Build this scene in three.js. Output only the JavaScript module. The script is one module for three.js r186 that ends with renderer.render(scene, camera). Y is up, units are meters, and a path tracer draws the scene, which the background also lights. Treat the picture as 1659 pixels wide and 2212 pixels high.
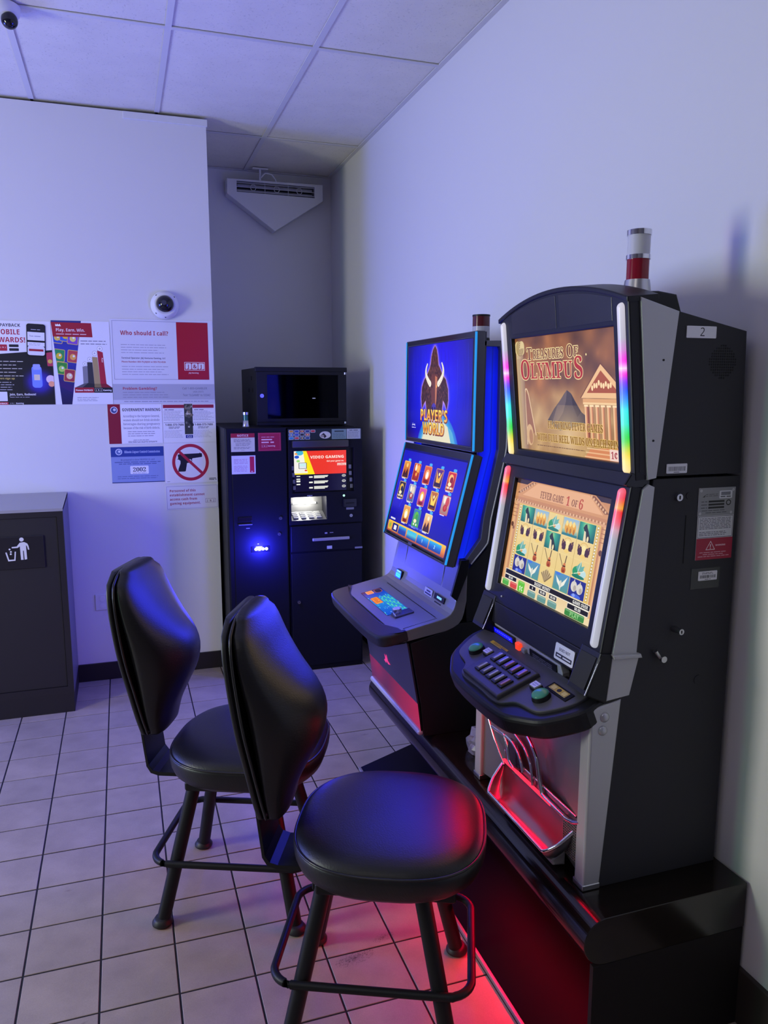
import * as THREE from 'three';
import { RoundedBoxGeometry } from 'three/addons/geometries/RoundedBoxGeometry.js';
import { mergeGeometries } from 'three/addons/utils/BufferGeometryUtils.js';
import { RectAreaLightUniformsLib } from 'three/addons/lights/RectAreaLightUniformsLib.js';

RectAreaLightUniformsLib.init();
const scene = new THREE.Scene();
scene.background = new THREE.Color(0x000000);
const renderer = new THREE.WebGLRenderer({ antialias: true });
renderer.toneMapping = THREE.LinearToneMapping;
renderer.toneMappingExposure = 1.0;
renderer.shadowMap.enabled = true;
const camera = new THREE.PerspectiveCamera(66.82, 1659 / 2212, 0.05, 40);
camera.position.set(0, 1.62, 0);
camera.rotation.order = 'YXZ';
camera.rotation.set(-8.996 * Math.PI / 180, -18.597 * Math.PI / 180, 0);

// ------------------------------------------------------------------ large lights (each stands in front of a glowing fitting built below)
function rectLight(name, color, intensity, w, h, pos, target) {
  const l = new THREE.RectAreaLight(new THREE.Color().setRGB(...color), intensity, w, h);
  l.name = name; l.position.set(...pos); l.lookAt(...target); l.castShadow = true; scene.add(l); return l;
}
const WIN = { x: -2.86, y: 1.55, z: -2.28, w: 0.46, h: 1.3, c: [1.0, 0.955, 0.9], i: 27 };
const SIGN = { x: -2.86, y: 1.3, z: -3.9, w: 0.8, h: 1.0, c: [0.12, 0.18, 1.0], i: 28 };
const TROF = { x: -1.2, y: 3.02, z: 0.55, w: 0.58, h: 1.18, c: [1, 0.92, 0.86], i: 3.0 };
const NEON = { x: -2.86, y: 1.45, z: -1.88, w: 0.2, h: 0.7, c: [0.2, 1.0, 0.45], i: 18 };
rectLight('window_light', WIN.c, WIN.i, WIN.w, WIN.h, [WIN.x + 0.02, WIN.y, WIN.z], [WIN.x + 2, WIN.y, WIN.z]);
rectLight('neon_panel_light', SIGN.c, SIGN.i, SIGN.w, SIGN.h, [SIGN.x + 0.03, SIGN.y, SIGN.z], [SIGN.x + 2, SIGN.y, SIGN.z]);
rectLight('green_neon_light', NEON.c, NEON.i, NEON.w, NEON.h, [NEON.x + 0.03, NEON.y, NEON.z], [NEON.x + 2, NEON.y, NEON.z]);
rectLight('ceiling_lamp_light', TROF.c, TROF.i, TROF.w, TROF.h, [TROF.x, TROF.y - 0.02, TROF.z], [TROF.x, 0, TROF.z + 1e-4]);

// ------------------------------------------------------------------ helpers
let seed = 7;
const rnd = () => { seed = (seed * 1664525 + 1013904223) % 4294967296; return seed / 4294967296; };
const V3 = (x, y, z) => new THREE.Vector3(x, y, z);
const used = new Map();
function numbered(n) { const k = used.get(n) || 0; used.set(n, k + 1); return k ? n + '_' + String(k).padStart(3, '0') : n; }
function mat(color, roughness = 0.5, metalness = 0, extra = {}) {
  const c = Array.isArray(color) ? new THREE.Color().setRGB(...color) : new THREE.Color(color);
  return new THREE.MeshStandardMaterial({ color: c, roughness, metalness, ...extra });
}
function satin(color, roughness, spec, extra = {}) { return new THREE.MeshPhysicalMaterial({ color: new THREE.Color().setRGB(...color), roughness, specularIntensity: spec, ...extra }); }
function glow(color, k = 1, extra = {}) { const c = Array.isArray(color) ? new THREE.Color().setRGB(...color) : new THREE.Color(color); return new THREE.MeshStandardMaterial({ color: 0x050505, emissive: c, emissiveIntensity: k, roughness: 0.3, ...extra }); }
function canvasTex(w, h, draw) {
  const c = document.createElement('canvas'); c.width = w; c.height = h;
  const g = c.getContext('2d'); draw(g, w, h);
  const t = new THREE.CanvasTexture(c); t.colorSpace = THREE.SRGBColorSpace; t.magFilter = THREE.LinearFilter; return t;
}
function noiseTex(n, f, srgb = false) {
  const d = new Uint8Array(n * n * 4);
  for (let y = 0; y < n; y++) for (let x = 0; x < n; x++) { const v = f(x, y, n); const i = (y * n + x) * 4; for (let k = 0; k < 3; k++) d[i + k] = Math.max(0, Math.min(255, Array.isArray(v) ? v[k] : v)); d[i + 3] = 255; }
  const t = new THREE.DataTexture(d, n, n); t.wrapS = t.wrapT = THREE.RepeatWrapping; t.magFilter = THREE.LinearFilter; t.minFilter = THREE.LinearMipmapLinearFilter; t.generateMipmaps = true;
  if (srgb) t.colorSpace = THREE.SRGBColorSpace; t.needsUpdate = true; return t;
}
// tileable value noise
const lat = new Float32Array(65536).map(() => rnd());
function vn(x, y, p) { const xi = Math.floor(x), yi = Math.floor(y), fx = x - xi, fy = y - yi, s = (t) => t * t * (3 - 2 * t), L = (a, b) => lat[(((a % p) + p) % p) * 251 + (((b % p) + p) % p) * 7 & 65535]; const u = s(fx), v = s(fy); return (L(xi, yi) * (1 - u) + L(xi + 1, yi) * u) * (1 - v) + (L(xi, yi + 1) * (1 - u) + L(xi + 1, yi + 1) * u) * v; }
const fbm = (x, y, n, b) => { let a = 0, k = 0.5, p = b; for (let i = 0; i < 4; i++) { a += k * vn(x / n * p, y / n * p, p); k /= 2; p *= 2; } return a; };

function shade(o) { o.castShadow = true; o.receiveShadow = true; return o; }
function mesh(name, geo, m, parent, userData) {
  const o = shade(new THREE.Mesh(geo, m)); o.name = parent ? name : numbered(name);
  if (parent && parent.isObject3D) { const n = parent.children.filter((c) => c.name.replace(/_\d{3}$/, '') === name).length; o.name = n ? name + '_' + String(n).padStart(3, '0') : name; parent.add(o); } else scene.add(o);
  if (userData) Object.assign(o.userData, userData);
  return o;
}
function thing(name, label, category, [x, y, z] = [0, 0, 0], turn = 0, group) {
  const o = new THREE.Group(); o.name = numbered(name); o.position.set(x, y, z); o.rotation.y = turn; scene.add(o);
  o.userData = { label, category }; if (group) o.userData.group = group; return o;
}
function tag(o, label, category, group) { o.userData.label = label; o.userData.category = category; if (group) o.userData.group = group; return o; }
function struct(o) { o.userData.kind = 'structure'; return o; }
const box = (w, h, d, x = 0, y = 0, z = 0, r = 0) => (r ? new RoundedBoxGeometry(w, h, d, 2, r) : new THREE.BoxGeometry(w, h, d)).translate(x, y, z);
const slab = (x0, x1, y0, y1, z0, z1, r = 0) => box(Math.abs(x1 - x0), Math.abs(y1 - y0), Math.abs(z1 - z0), (x0 + x1) / 2, (y0 + y1) / 2, (z0 + z1) / 2, r);
function shapeOf(pts, holes = []) { const s = new THREE.Shape(pts.map((p) => new THREE.Vector2(...p))); for (const h of holes) s.holes.push(new THREE.Path(h.map((p) => new THREE.Vector2(...p)))); return s; }
function roundRect(x0, y0, x1, y1, r) {
  const s = new THREE.Shape(); s.moveTo(x0 + r, y0); s.lineTo(x1 - r, y0); s.absarc(x1 - r, y0 + r, r, -Math.PI / 2, 0); s.lineTo(x1, y1 - r); s.absarc(x1 - r, y1 - r, r, 0, Math.PI / 2); s.lineTo(x0 + r, y1); s.absarc(x0 + r, y1 - r, r, Math.PI / 2, Math.PI); s.lineTo(x0, y0 + r); s.absarc(x0 + r, y0 + r, r, Math.PI, Math.PI * 1.5); return s;
}
function ext(shape, d, bevel = 0, seg = 2, curve = 12) { const g = new THREE.ExtrudeGeometry(shape, { depth: d - 2 * bevel, bevelEnabled: bevel > 0, bevelSize: bevel, bevelOffset: -bevel, bevelThickness: bevel, bevelSegments: seg, curveSegments: curve }); return g.translate(0, 0, bevel); }
const cyl = (r0, r1, h, n = 24) => new THREE.CylinderGeometry(r0, r1, h, n);
const tube = (pts, r, n = 40, closed = false, rs = 10) => new THREE.TubeGeometry(new THREE.CatmullRomCurve3(pts.map((p) => V3(...p)), closed, 'catmullrom', 0.2), n, r, rs, closed);
function rod(a, b, r0, r1 = r0, n = 16) { const A = V3(...a), B = V3(...b), d = B.clone().sub(A), g = cyl(r1, r0, d.length(), n); g.applyQuaternion(new THREE.Quaternion().setFromUnitVectors(V3(0, 1, 0), d.clone().normalize())); const c = A.add(B).multiplyScalar(0.5); return g.translate(c.x, c.y, c.z); }
const capsule = (a, b, r) => { const A = V3(...a), B = V3(...b), d = B.clone().sub(A), g = new THREE.CapsuleGeometry(r, d.length() - 2 * r, 6, 14); g.applyQuaternion(new THREE.Quaternion().setFromUnitVectors(V3(0, 1, 0), d.clone().normalize())); const c = A.add(B).multiplyScalar(0.5); return g.translate(c.x, c.y, c.z); };
// a thin printed sheet: front face (+z) printed, the rest plain
function sheet(w, h, d, x, y, z) { return new THREE.BoxGeometry(w, h, d).translate(x, y, z); }
const printed = (tex, edge, rough = 0.55) => { const f = new THREE.MeshStandardMaterial({ map: tex, roughness: rough }); return [edge, edge, edge, edge, f, edge]; };
const screenMat = (tex, edge, k = 1) => { const f = new THREE.MeshStandardMaterial({ color: 0x020202, emissive: 0xffffff, emissiveMap: tex, emissiveIntensity: k, roughness: 0.16 }); return [edge, edge, edge, edge, f, edge]; };

// ------------------------------------------------------------------ drawing helpers for print
function txt(g, s, x, y, size, color, { font = 'sans-serif', bold = false, align = 'left', w, stroke, sw = 4 } = {}) {
  g.font = (bold ? 'bold ' : '') + size + 'px ' + font; g.textAlign = align; g.textBaseline = 'alphabetic';
  if (stroke) { g.strokeStyle = stroke; g.lineWidth = sw; g.lineJoin = 'round'; w ? g.strokeText(s, x, y, w) : g.strokeText(s, x, y); }
  g.fillStyle = color; w ? g.fillText(s, x, y, w) : g.fillText(s, x, y);
}
function lines(g, x, y, w, n, gap, color, th = 3, ragged = 0.15) { g.fillStyle = color; for (let i = 0; i < n; i++) { let cx = x; const end = x + w * (1 - ragged * rnd()); while (cx < end) { const l = Math.min(end - cx, th * (3 + rnd() * 9)); g.fillRect(cx, y + i * gap, l, th); cx += l + th * 1.3; } } }
const rect = (g, c, x, y, w, h) => { g.fillStyle = c; g.fillRect(x, y, w, h); };
const poly = (g, c, ...p) => { g.fillStyle = c; g.beginPath(); p.forEach((q, i) => (i ? g.lineTo(...q) : g.moveTo(...q))); g.closePath(); g.fill(); };
const disc = (g, c, x, y, r, ry = r) => { g.fillStyle = c; g.beginPath(); g.ellipse(x, y, r, ry, 0, 0, 7); g.fill(); };
function lin(g, x0, y0, x1, y1, ...stops) { const d = g.createLinearGradient(x0, y0, x1, y1); stops.forEach(([t, c]) => d.addColorStop(t, c)); return d; }
function rad(g, x, y, r, ...stops) { const d = g.createRadialGradient(x, y, 0, x, y, r); stops.forEach(([t, c]) => d.addColorStop(t, c)); return d; }
function rrect(g, x, y, w, h, r, fill, stroke, lw = 3) { g.beginPath(); g.roundRect(x, y, w, h, r); if (fill) { g.fillStyle = fill; g.fill(); } if (stroke) { g.strokeStyle = stroke; g.lineWidth = lw; g.stroke(); } }
function jjLogo(g, x, y, s, box, ink, frame) { const w = s * 1.05; g.lineWidth = s * 0.08; if (frame) { g.strokeStyle = frame; g.strokeRect(x - s * 0.15, y - s * 0.15, w * 3 + s * 0.15, s * 1.3); } ['J', '&', 'J'].forEach((ch, i) => { rrect(g, x + i * w, y, s * 0.95, s, s * 0.18, box); txt(g, ch, x + i * w + s * 0.48, y + s * 0.82, s * 0.85, ink, { bold: true, align: 'center' }); }); }

// ------------------------------------------------------------------ materials
const speck = noiseTex(256, (x, y, n) => 120 + 70 * (fbm(x, y, n, 8) - 0.5) + 60 * (rnd() - 0.5));
const leather = noiseTex(256, (x, y, n) => 128 + 120 * (fbm(x, y, n, 32) - 0.5) + 30 * (rnd() - 0.5));
const rep = (t, x, y) => { const c = t.clone(); c.repeat.set(x, y); c.needsUpdate = true; return c; };
const paint = mat([0.74, 0.735, 0.72], 0.62, 0, { bumpMap: rep(speck, 3, 3), bumpScale: 0.0006 });
const paintTrim = mat([0.72, 0.72, 0.72], 0.5);
const rubber = mat([0.012, 0.011, 0.012], 0.5);
const rubberBrown = mat([0.03, 0.022, 0.018], 0.55);
const steelBlack = satin([0.009, 0.009, 0.01], 0.45, 0.6);
const blackPlastic = satin([0.011, 0.011, 0.014], 0.4, 0.6);
const blackGloss = mat([0.008, 0.008, 0.012], 0.14);
const charcoal = satin([0.032, 0.032, 0.038], 0.6, 0.5, { bumpMap: rep(speck, 6, 6), bumpScale: 0.0003 });
const silver = mat([0.5, 0.5, 0.52], 0.4, 0.4);
const silverPaint = mat([0.52, 0.52, 0.53], 0.45, 0.2);
const chrome = mat([0.72, 0.72, 0.74], 0.1, 1);
const brushed = mat([0.55, 0.55, 0.57], 0.28, 1);
const deckGrey = mat([0.075, 0.073, 0.085], 0.5, 0.1);
const deckSilver = mat([0.26, 0.255, 0.28], 0.45, 0.25);
const white = mat([0.76, 0.76, 0.76], 0.45);
const paper = mat([0.78, 0.78, 0.78], 0.7);
const vinyl = satin([0.009, 0.0085, 0.01], 0.4, 0.9, { bumpMap: rep(leather, 6, 6), bumpScale: 0.0006 });
const darkHole = mat([0.003, 0.003, 0.003], 0.8);
const atmBlack = satin([0.006, 0.006, 0.012], 0.5, 0.4, { bumpMap: rep(speck, 8, 8), bumpScale: 0.0002 });

// ------------------------------------------------------------------ the room
const XR = 1.44, ZB = -5.43, ZL = -4.47, XE = 0.505, H = 3.045;
// floor: dark joint bed with single tiles laid in it
const floor = struct(new THREE.Group()); floor.name = 'floor'; scene.add(floor);
mesh('joint_bed', slab(-2.95, XR + 0.1, -0.12, -0.0016, ZB - 0.1, 1.9), mat([0.012, 0.01, 0.012], 0.9), floor);
{
  const px = 0.2055, pz = 0.2024, gx = 0.0056, gz = 0.0054;
  const tileGeo = () => { const w = px - gx, d = pz - gz, c = 0.0011, t = 0.0; const a = [[-w / 2 + c, t, -d / 2 + c], [w / 2 - c, t, -d / 2 + c], [w / 2 - c, t, d / 2 - c], [-w / 2 + c, t, d / 2 - c]], b = [[-w / 2, -c, -d / 2], [w / 2, -c, -d / 2], [w / 2, -c, d / 2], [-w / 2, -c, d / 2]], e = b.map((p) => [p[0], -0.006, p[2]]);
    const P = [], U = []; const quad = (p, q, r, s) => { for (const v of [p, r, q, p, s, r]) { P.push(...v); U.push(v[0] / 0.4 + 0.5, v[2] / 0.4 + 0.5); } };
    quad(a[0], a[1], a[2], a[3]); for (let i = 0; i < 4; i++) { const j = (i + 1) % 4; quad(b[i], b[j], a[j], a[i]); quad(e[i], e[j], b[j], b[i]); }
    const g = new THREE.BufferGeometry(); g.setAttribute('position', new THREE.Float32BufferAttribute(P, 3)); g.setAttribute('uv', new THREE.Float32BufferAttribute(U, 2)); g.computeVertexNormals(); return g; };
  const tg = tileGeo();
  const tones = [[0.475, 0.385, 0.335], [0.455, 0.37, 0.325], [0.49, 0.395, 0.34], [0.445, 0.365, 0.325], [0.47, 0.38, 0.335]];
  const tileMap = noiseTex(256, (x, y, n) => { const k = 232 + 40 * (fbm(x, y, n, 5) - 0.5) + 14 * (rnd() - 0.5); return [k, k * 0.995, k * 0.98]; }, true);
  const tileBump = noiseTex(256, (x, y, n) => 128 + 90 * (fbm(x, y, n, 12) - 0.5));
  const mats = tones.map((c, i) => { const m = tileMap.clone(); m.offset.set(i * 0.21, i * 0.37); m.needsUpdate = true; return mat(c, 0.42 + 0.03 * (i % 3), 0, { map: m, bumpMap: tileBump, bumpScale: 0.0005 }); });
  const rest = [];
  for (let j = -13; j <= 18; j++) for (let i = -14; i <= 7; i++) {
    const x = -0.132 + (i + 0.5) * px, z = -1.955 - (j + 0.5) * pz;
    if (z < ZB - 0.05 || z > 1.85 || x < -2.9) continue;
    const behind = x < XE - 0.05 && z < ZL - 0.1; if (behind) continue;
    const inView = z < -1.25 && z > -4.62 && x > -1.0 && x < 1.4 && x > z * 0.25 - 0.12 && !(x > 1.16 && z > -3.0);
    if (inView) { const o = mesh('tile', tg, mats[Math.floor(rnd() * 5)], floor); o.position.set(x, (rnd() - 0.5) * 0.0006, z); o.rotation.set((rnd() - 0.5) * 0.002, 0, (rnd() - 0.5) * 0.002); }
    else rest.push(tg.clone().translate(x, 0, z));
  }
  const r = mesh('tile_field', mergeGeometries(rest), mats[0], floor); r.userData.kind = 'stuff';
  // scuffs on the tiles
  const scuff = canvasTex(256, 256, (g) => { rect(g, '#000', 0, 0, 256, 256); for (let i = 0; i < 520; i++) { const a = rnd() * 6.3, d = Math.pow(rnd(), 0.8) * 105; g.fillStyle = 'rgba(255,255,255,' + (0.12 + 0.3 * rnd()) + ')'; g.beginPath(); g.ellipse(128 + Math.cos(a) * d, 128 + Math.sin(a) * d * 0.7, 1 + 5 * rnd(), 1 + 2.5 * rnd(), rnd() * 3, 0, 7); g.fill(); } });
  scuff.colorSpace = THREE.NoColorSpace;
  const sm = mat([0.03, 0.028, 0.03], 0.7, 0, { alphaMap: scuff, transparent: true, opacity: 0.75 });
  for (const [x, z, w, d, ry] of [[0.56, -1.93, 0.15, 0.09, 0.2], [0.665, -1.985, 0.09, 0.055, 0.3], [-0.015, -1.83, 0.06, 0.03, 0.1], [-0.24, -2.52, 0.03, 0.02, 0], [-0.17, -1.93, 0.03, 0.015, 0.4], [1.02, -3.32, 0.05, 0.04, 0]]) {
    const o = mesh('scuff_mark', new THREE.PlaneGeometry(w, d).rotateX(-Math.PI / 2).rotateY(ry), sm, floor); o.position.set(x, 0.0011, z);
  }
}
// walls with thickness
const wallR = struct(mesh('wall_right', slab(XR, XR + 0.12, -0.1, H + 0.25, ZB - 0.12, 1.92), paint));
const wallB = struct(mesh('wall_back', slab(XE, XR, -0.1, H + 0.25, ZB - 0.12, ZB), paint));
const wallL = struct(mesh('wall_left', slab(-2.95, XE, -0.1, H - 0.012, ZB - 0.12, ZL), paint));
struct(mesh('wall_far_left', mergeGeometries([slab(-3.02, -2.9, -0.1, H + 0.25, ZB - 0.12, SIGN.z), slab(-3.02, -2.9, -0.1, H + 0.25, SIGN.z, 1.92)]), mat([0.35, 0.34, 0.33], 0.7)));
struct(mesh('wall_front', slab(-2.9, XR, -0.1, H + 0.25, 1.85, 1.97), mat([0.2, 0.19, 0.19], 0.7)));
struct(mesh('trim_1', slab(XE - 0.42, XE + 0.006, H - 0.05, H - 0.014, ZL - 0.02, ZL + 0.012, 0.003), paintTrim));
struct(mesh('baseboard_left', slab(-2.95, XE + 0.004, 0, 0.1, ZL - 0.004, ZL + 0.01, 0.003), rubber));
struct(mesh('baseboard_return', slab(XE - 0.004, XE + 0.01, 0, 0.1, ZB, ZL + 0.004, 0.003), rubber));
struct(mesh('baseboard_right', slab(XR - 0.012, XR + 0.004, 0, 0.155, ZB, 1.85, 0.004), rubberBrown));
struct(mesh('baseboard_back', slab(XE, XR, 0, 0.1, ZB - 0.004, ZB + 0.01, 0.003), rubber));
// ceiling: slab, hung grid bars and lay-in panels
const ceiling = struct(new THREE.Group()); ceiling.name = 'ceiling'; scene.add(ceiling);
{
  mesh('ceiling_slab', slab(-2.95, XR + 0.1, H + 0.1, H + 0.25, ZB - 0.1, 1.9), paint, ceiling);
  const barM = mat([0.66, 0.65, 0.63], 0.5), bw = 0.026;
  const xs = [-2.747, -2.147, -1.546, -0.945, -0.345, 0.255, 0.856], zs = [-4.706, -3.459, -2.24, -1.02, 0.2, 1.42];
  const pb = noiseTex(512, (x, y, n) => { const f = fbm(x, y, n, 40), c = fbm(x + 99, y + 31, n, 90); return 200 - (c > 0.6 ? 140 * (c - 0.6) / 0.2 : 0) + 40 * (f - 0.5); });
  const pm = noiseTex(512, (x, y, n) => { const c = fbm(x + 99, y + 31, n, 90); const k = 246 + 12 * (fbm(x, y, n, 6) - 0.5) - (c > 0.68 ? 16 : 0); return [k, k * 0.995, k * 0.985]; }, true);
  const panelM = [0.83, 0.81, 0.85].map((v) => mat([v, v * 0.975, v * 0.87], 0.9, 0, { map: pm, bumpMap: pb, bumpScale: 0.0009 }));
  const cols = [-2.9, ...xs, XR], rows = [ZB, ...zs, 1.85];
  for (let i = 0; i < cols.length - 1; i++) for (let j = 0; j < rows.length - 1; j++) {
    const x0 = cols[i] + (i ? 0.008 : 0), x1 = cols[i + 1] - 0.008, z0 = rows[j] + 0.008, z1 = rows[j + 1] - 0.008;
    if (Math.abs((x0 + x1) / 2 - TROF.x) < 0.25 && Math.abs((z0 + z1) / 2 - TROF.z) < 0.7) continue;
    const g = slab(x0, x1, H + 0.004, H + 0.02, z0, z1); const p = g.attributes.position, u = g.attributes.uv, n = g.attributes.normal; const ou = rnd(), ov = rnd();
    for (let k = 0; k < p.count; k++) if (Math.abs(n.getY(k)) > 0.5) u.setXY(k, p.getX(k) / 0.6 + ou, p.getZ(k) / 0.6 + ov);
    mesh('ceiling_panel', g, panelM[Math.floor(rnd() * 3)], ceiling);
  }
  const barG = (w, l) => mergeGeometries([box(w, 0.004, l, 0, H + 0.0, 0), box(0.006, 0.03, l, 0, H + 0.016, 0)]);
  for (const x of xs) { const z0 = x < XE ? ZL : ZB; const o = mesh('grid_bar', barG(bw, 1.85 - z0), barM, ceiling); o.position.set(x, 0, (1.85 + z0) / 2); }
  for (const z of zs) { for (let i = 0; i < cols.length - 1; i++) { const x0 = cols[i], x1 = cols[i + 1]; if (z < ZL && x1 < XE + 0.2) continue; const o = mesh('cross_bar', barG(bw * 0.9, x1 - x0 - bw).rotateY(Math.PI / 2), barM, ceiling); o.position.set((x0 + x1) / 2, -0.0004, z); } }
  const e1 = mesh('wall_angle', slab(XR - 0.024, XR, H - 0.003, H + 0.002, ZB, 1.85), barM, ceiling); void e1;
  mesh('wall_angle', slab(XE, XR - 0.024, H - 0.003, H + 0.002, ZB, ZB + 0.024), barM, ceiling);
}
// daylight window and blue neon board on the far left wall, lamp in the ceiling behind the camera (all outside the picture, they light it)
{
  const w = thing('window', 'frosted daylight window in the wall opposite the machines', 'window', [-2.9, WIN.y, WIN.z], Math.PI / 2);
  w.userData.kind = 'structure'; w.name = 'window_1'; delete w.userData.category; delete w.userData.label;
  mesh('frame', ext(shapeOf([[-WIN.w / 2 - 0.06, -WIN.h / 2 - 0.06], [WIN.w / 2 + 0.06, -WIN.h / 2 - 0.06], [WIN.w / 2 + 0.06, WIN.h / 2 + 0.06], [-WIN.w / 2 - 0.06, WIN.h / 2 + 0.06]], [[[-WIN.w / 2, -WIN.h / 2], [WIN.w / 2, -WIN.h / 2], [WIN.w / 2, WIN.h / 2], [-WIN.w / 2, WIN.h / 2]]]), 0.04), white, w);
  mesh('pane', box(WIN.w, WIN.h, 0.01, 0, 0, 0.006), glow(WIN.c, 0.9), w);
  const s = thing('neon_board', 'blue glowing light board on the wall opposite the cash machine', 'light', [-2.9, SIGN.y, SIGN.z], Math.PI / 2);
  mesh('frame', box(SIGN.w + 0.06, SIGN.h + 0.06, 0.03, 0, 0, 0.016, 0.01), blackPlastic, s);
  mesh('glowing_panel', box(SIGN.w, SIGN.h, 0.012, 0, 0, 0.036), glow(SIGN.c, 0.9), s);
  const q = thing('neon_board', 'green glowing light board on the far wall beside the window', 'light', [-2.9, NEON.y, NEON.z], Math.PI / 2);
  mesh('frame', box(NEON.w + 0.06, NEON.h + 0.06, 0.03, 0, 0, 0.016, 0.01), blackPlastic, q);
  mesh('glowing_panel', box(NEON.w, NEON.h, 0.012, 0, 0, 0.036), glow(NEON.c, 0.9), q);
  const t = thing('ceiling_lamp', 'flat ceiling lamp set between the ceiling panels', 'lamp', [TROF.x, H, TROF.z]);
  mesh('diffuser', box(TROF.w, 0.012, TROF.h, 0, -0.006, 0), glow(TROF.c, 0.9), t);
  mesh('housing', mergeGeometries([box(TROF.w, 0.06, TROF.h, 0, 0.034, 0)]), white, t);
}

// ------------------------------------------------------------------ prints on the poster wall
const edgeW = mat([0.7, 0.7, 0.7], 0.6);
function poster(name, label, category, x0, x1, y0, y1, tex, depth = 0.003, rough = 0.5) {
  return tag(mesh(name, sheet(x1 - x0, y1 - y0, depth, (x0 + x1) / 2, (y0 + y1) / 2, ZL + depth / 2), printed(tex, edgeW, rough)), label, category);
}
const mobileTex = canvasTex(749, 880, (g, w, h) => {
  g.translate(189, 0); w = 560; rect(g, '#f2f1f6', -190, 0, w + 190, h); rect(g, '#17161d', -190, 345, w + 190, 535); poly(g, '#f2f1f6', [0, 340], [0, 345], [w, 300], [w, 340]); poly(g, '#17161d', [0, 352], [w, 300], [w, 420], [0, 420]);
  txt(g, 'Pioneer PAYBACK', 274, 62, 44, '#2b2a35', { bold: true, align: 'right' }); txt(g, 'MOBILE', 268, 142, 74, '#b5213c', { bold: true, align: 'right', w: 240 }); txt(g, 'REWARDS!', 314, 224, 74, '#b5213c', { bold: true, align: 'right', w: 336 });
  rrect(g, 62, 248, 76, 66, 8, '#b5213c'); jjLogo(g, 70, 266, 20, '#b5213c', '#fff'); rrect(g, 156, 246, 90, 28, 6, '#22212a'); rrect(g, 156, 286, 90, 28, 6, '#22212a');
  g.fillStyle = rad(g, 420, 640, 200, [0, 'rgba(70,90,255,.95)'], [0.5, 'rgba(60,40,190,.7)'], [1, 'rgba(20,16,40,0)']); g.fillRect(260, 420, 300, 430);
  rrect(g, 352, 470, 96, 230, 30, '#7d96ff'); rrect(g, 366, 450, 70, 60, 12, '#a7b2ff'); rect(g, '#e9dcc8', 372, 560, 56, 60); poly(g, '#c33b5c', [500, 330], [560, 320], [560, 470], [508, 470]); disc(g, '#e8c35a', 534, 420, 22); disc(g, '#f3d9ea', 530, 610, 44); disc(g, '#ffb08a', 536, 660, 30);
  for (let i = 0; i < 5; i++) lines(g, 0, 420 + i * 38, 280, 1, 10, '#dcd8cc', 7, 0.3); txt(g, 'Players sign up', 0, 612, 26, '#e0c96a', { bold: true }); lines(g, 0, 640, 210, 4, 26, '#cfccd4', 6, 0.3);
  rrect(g, 0, 742, 108, 100, 6, '#e9e8ee'); txt(g, 'Join, Earn, Redeem!', 130, 782, 33, '#f4f3f8', { bold: true, w: 250 }); lines(g, 130, 798, 210, 1, 10, '#b9b6c2', 5);
  rect(g, '#b5213c', 0, 852, 112, 28); txt(g, 'PAYBACK', 14, 873, 20, '#fff', { bold: true }); jjLogo(g, 126, 858, 14, '#22212a', '#fff'); txt(g, 'Gaming', 182, 872, 20, '#fff', { bold: true });
});
poster('poster', 'mobile rewards poster with a dark lower half, leftmost on the poster wall', 'poster', -0.7, -0.324, 1.54, 1.966, mobileTex);
const phone = thing('phone_cutout', 'flat printed phone picture stuck over the mobile rewards poster', 'cutout', [-0.397, 1.87, ZL + 0.003], 0);
{
  const t = canvasTex(256, 512, (g, w, h) => { rrect(g, 0, 0, w, h, 40, '#15151d'); rrect(g, 12, 12, w - 24, h - 24, 32, '#23232e'); rect(g, '#f3f3fb', 12, 130, w - 24, 130); rect(g, '#15151d', 12, 262, w - 24, 26); rect(g, '#f3f3fb', 12, 290, w - 24, 60); rrect(g, 12, 350, w - 24, 146, 30, '#eceaf6'); rect(g, '#a8203a', 30, 398, w - 60, 34); txt(g, '$', 40, 200, 30, '#555'); lines(g, 60, 190, 140, 1, 10, '#9a9ab0', 10); lines(g, 30, 310, 170, 2, 22, '#9a9ab0', 6); lines(g, 60, 85, 130, 1, 10, '#c8c8d8', 9); });
  const g = ext(roundRect(-0.045, -0.082, 0.045, 0.082, 0.012), 0.003); const p = g.attributes.position, u = g.attributes.uv; for (let i = 0; i < p.count; i++) u.setXY(i, p.getX(i) / 0.09 + 0.5, p.getY(i) / 0.164 + 0.5);
  mesh('picture', g, new THREE.MeshStandardMaterial({ map: t, roughness: 0.4 }), phone); phone.rotation.z = -0.045;
}
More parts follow.
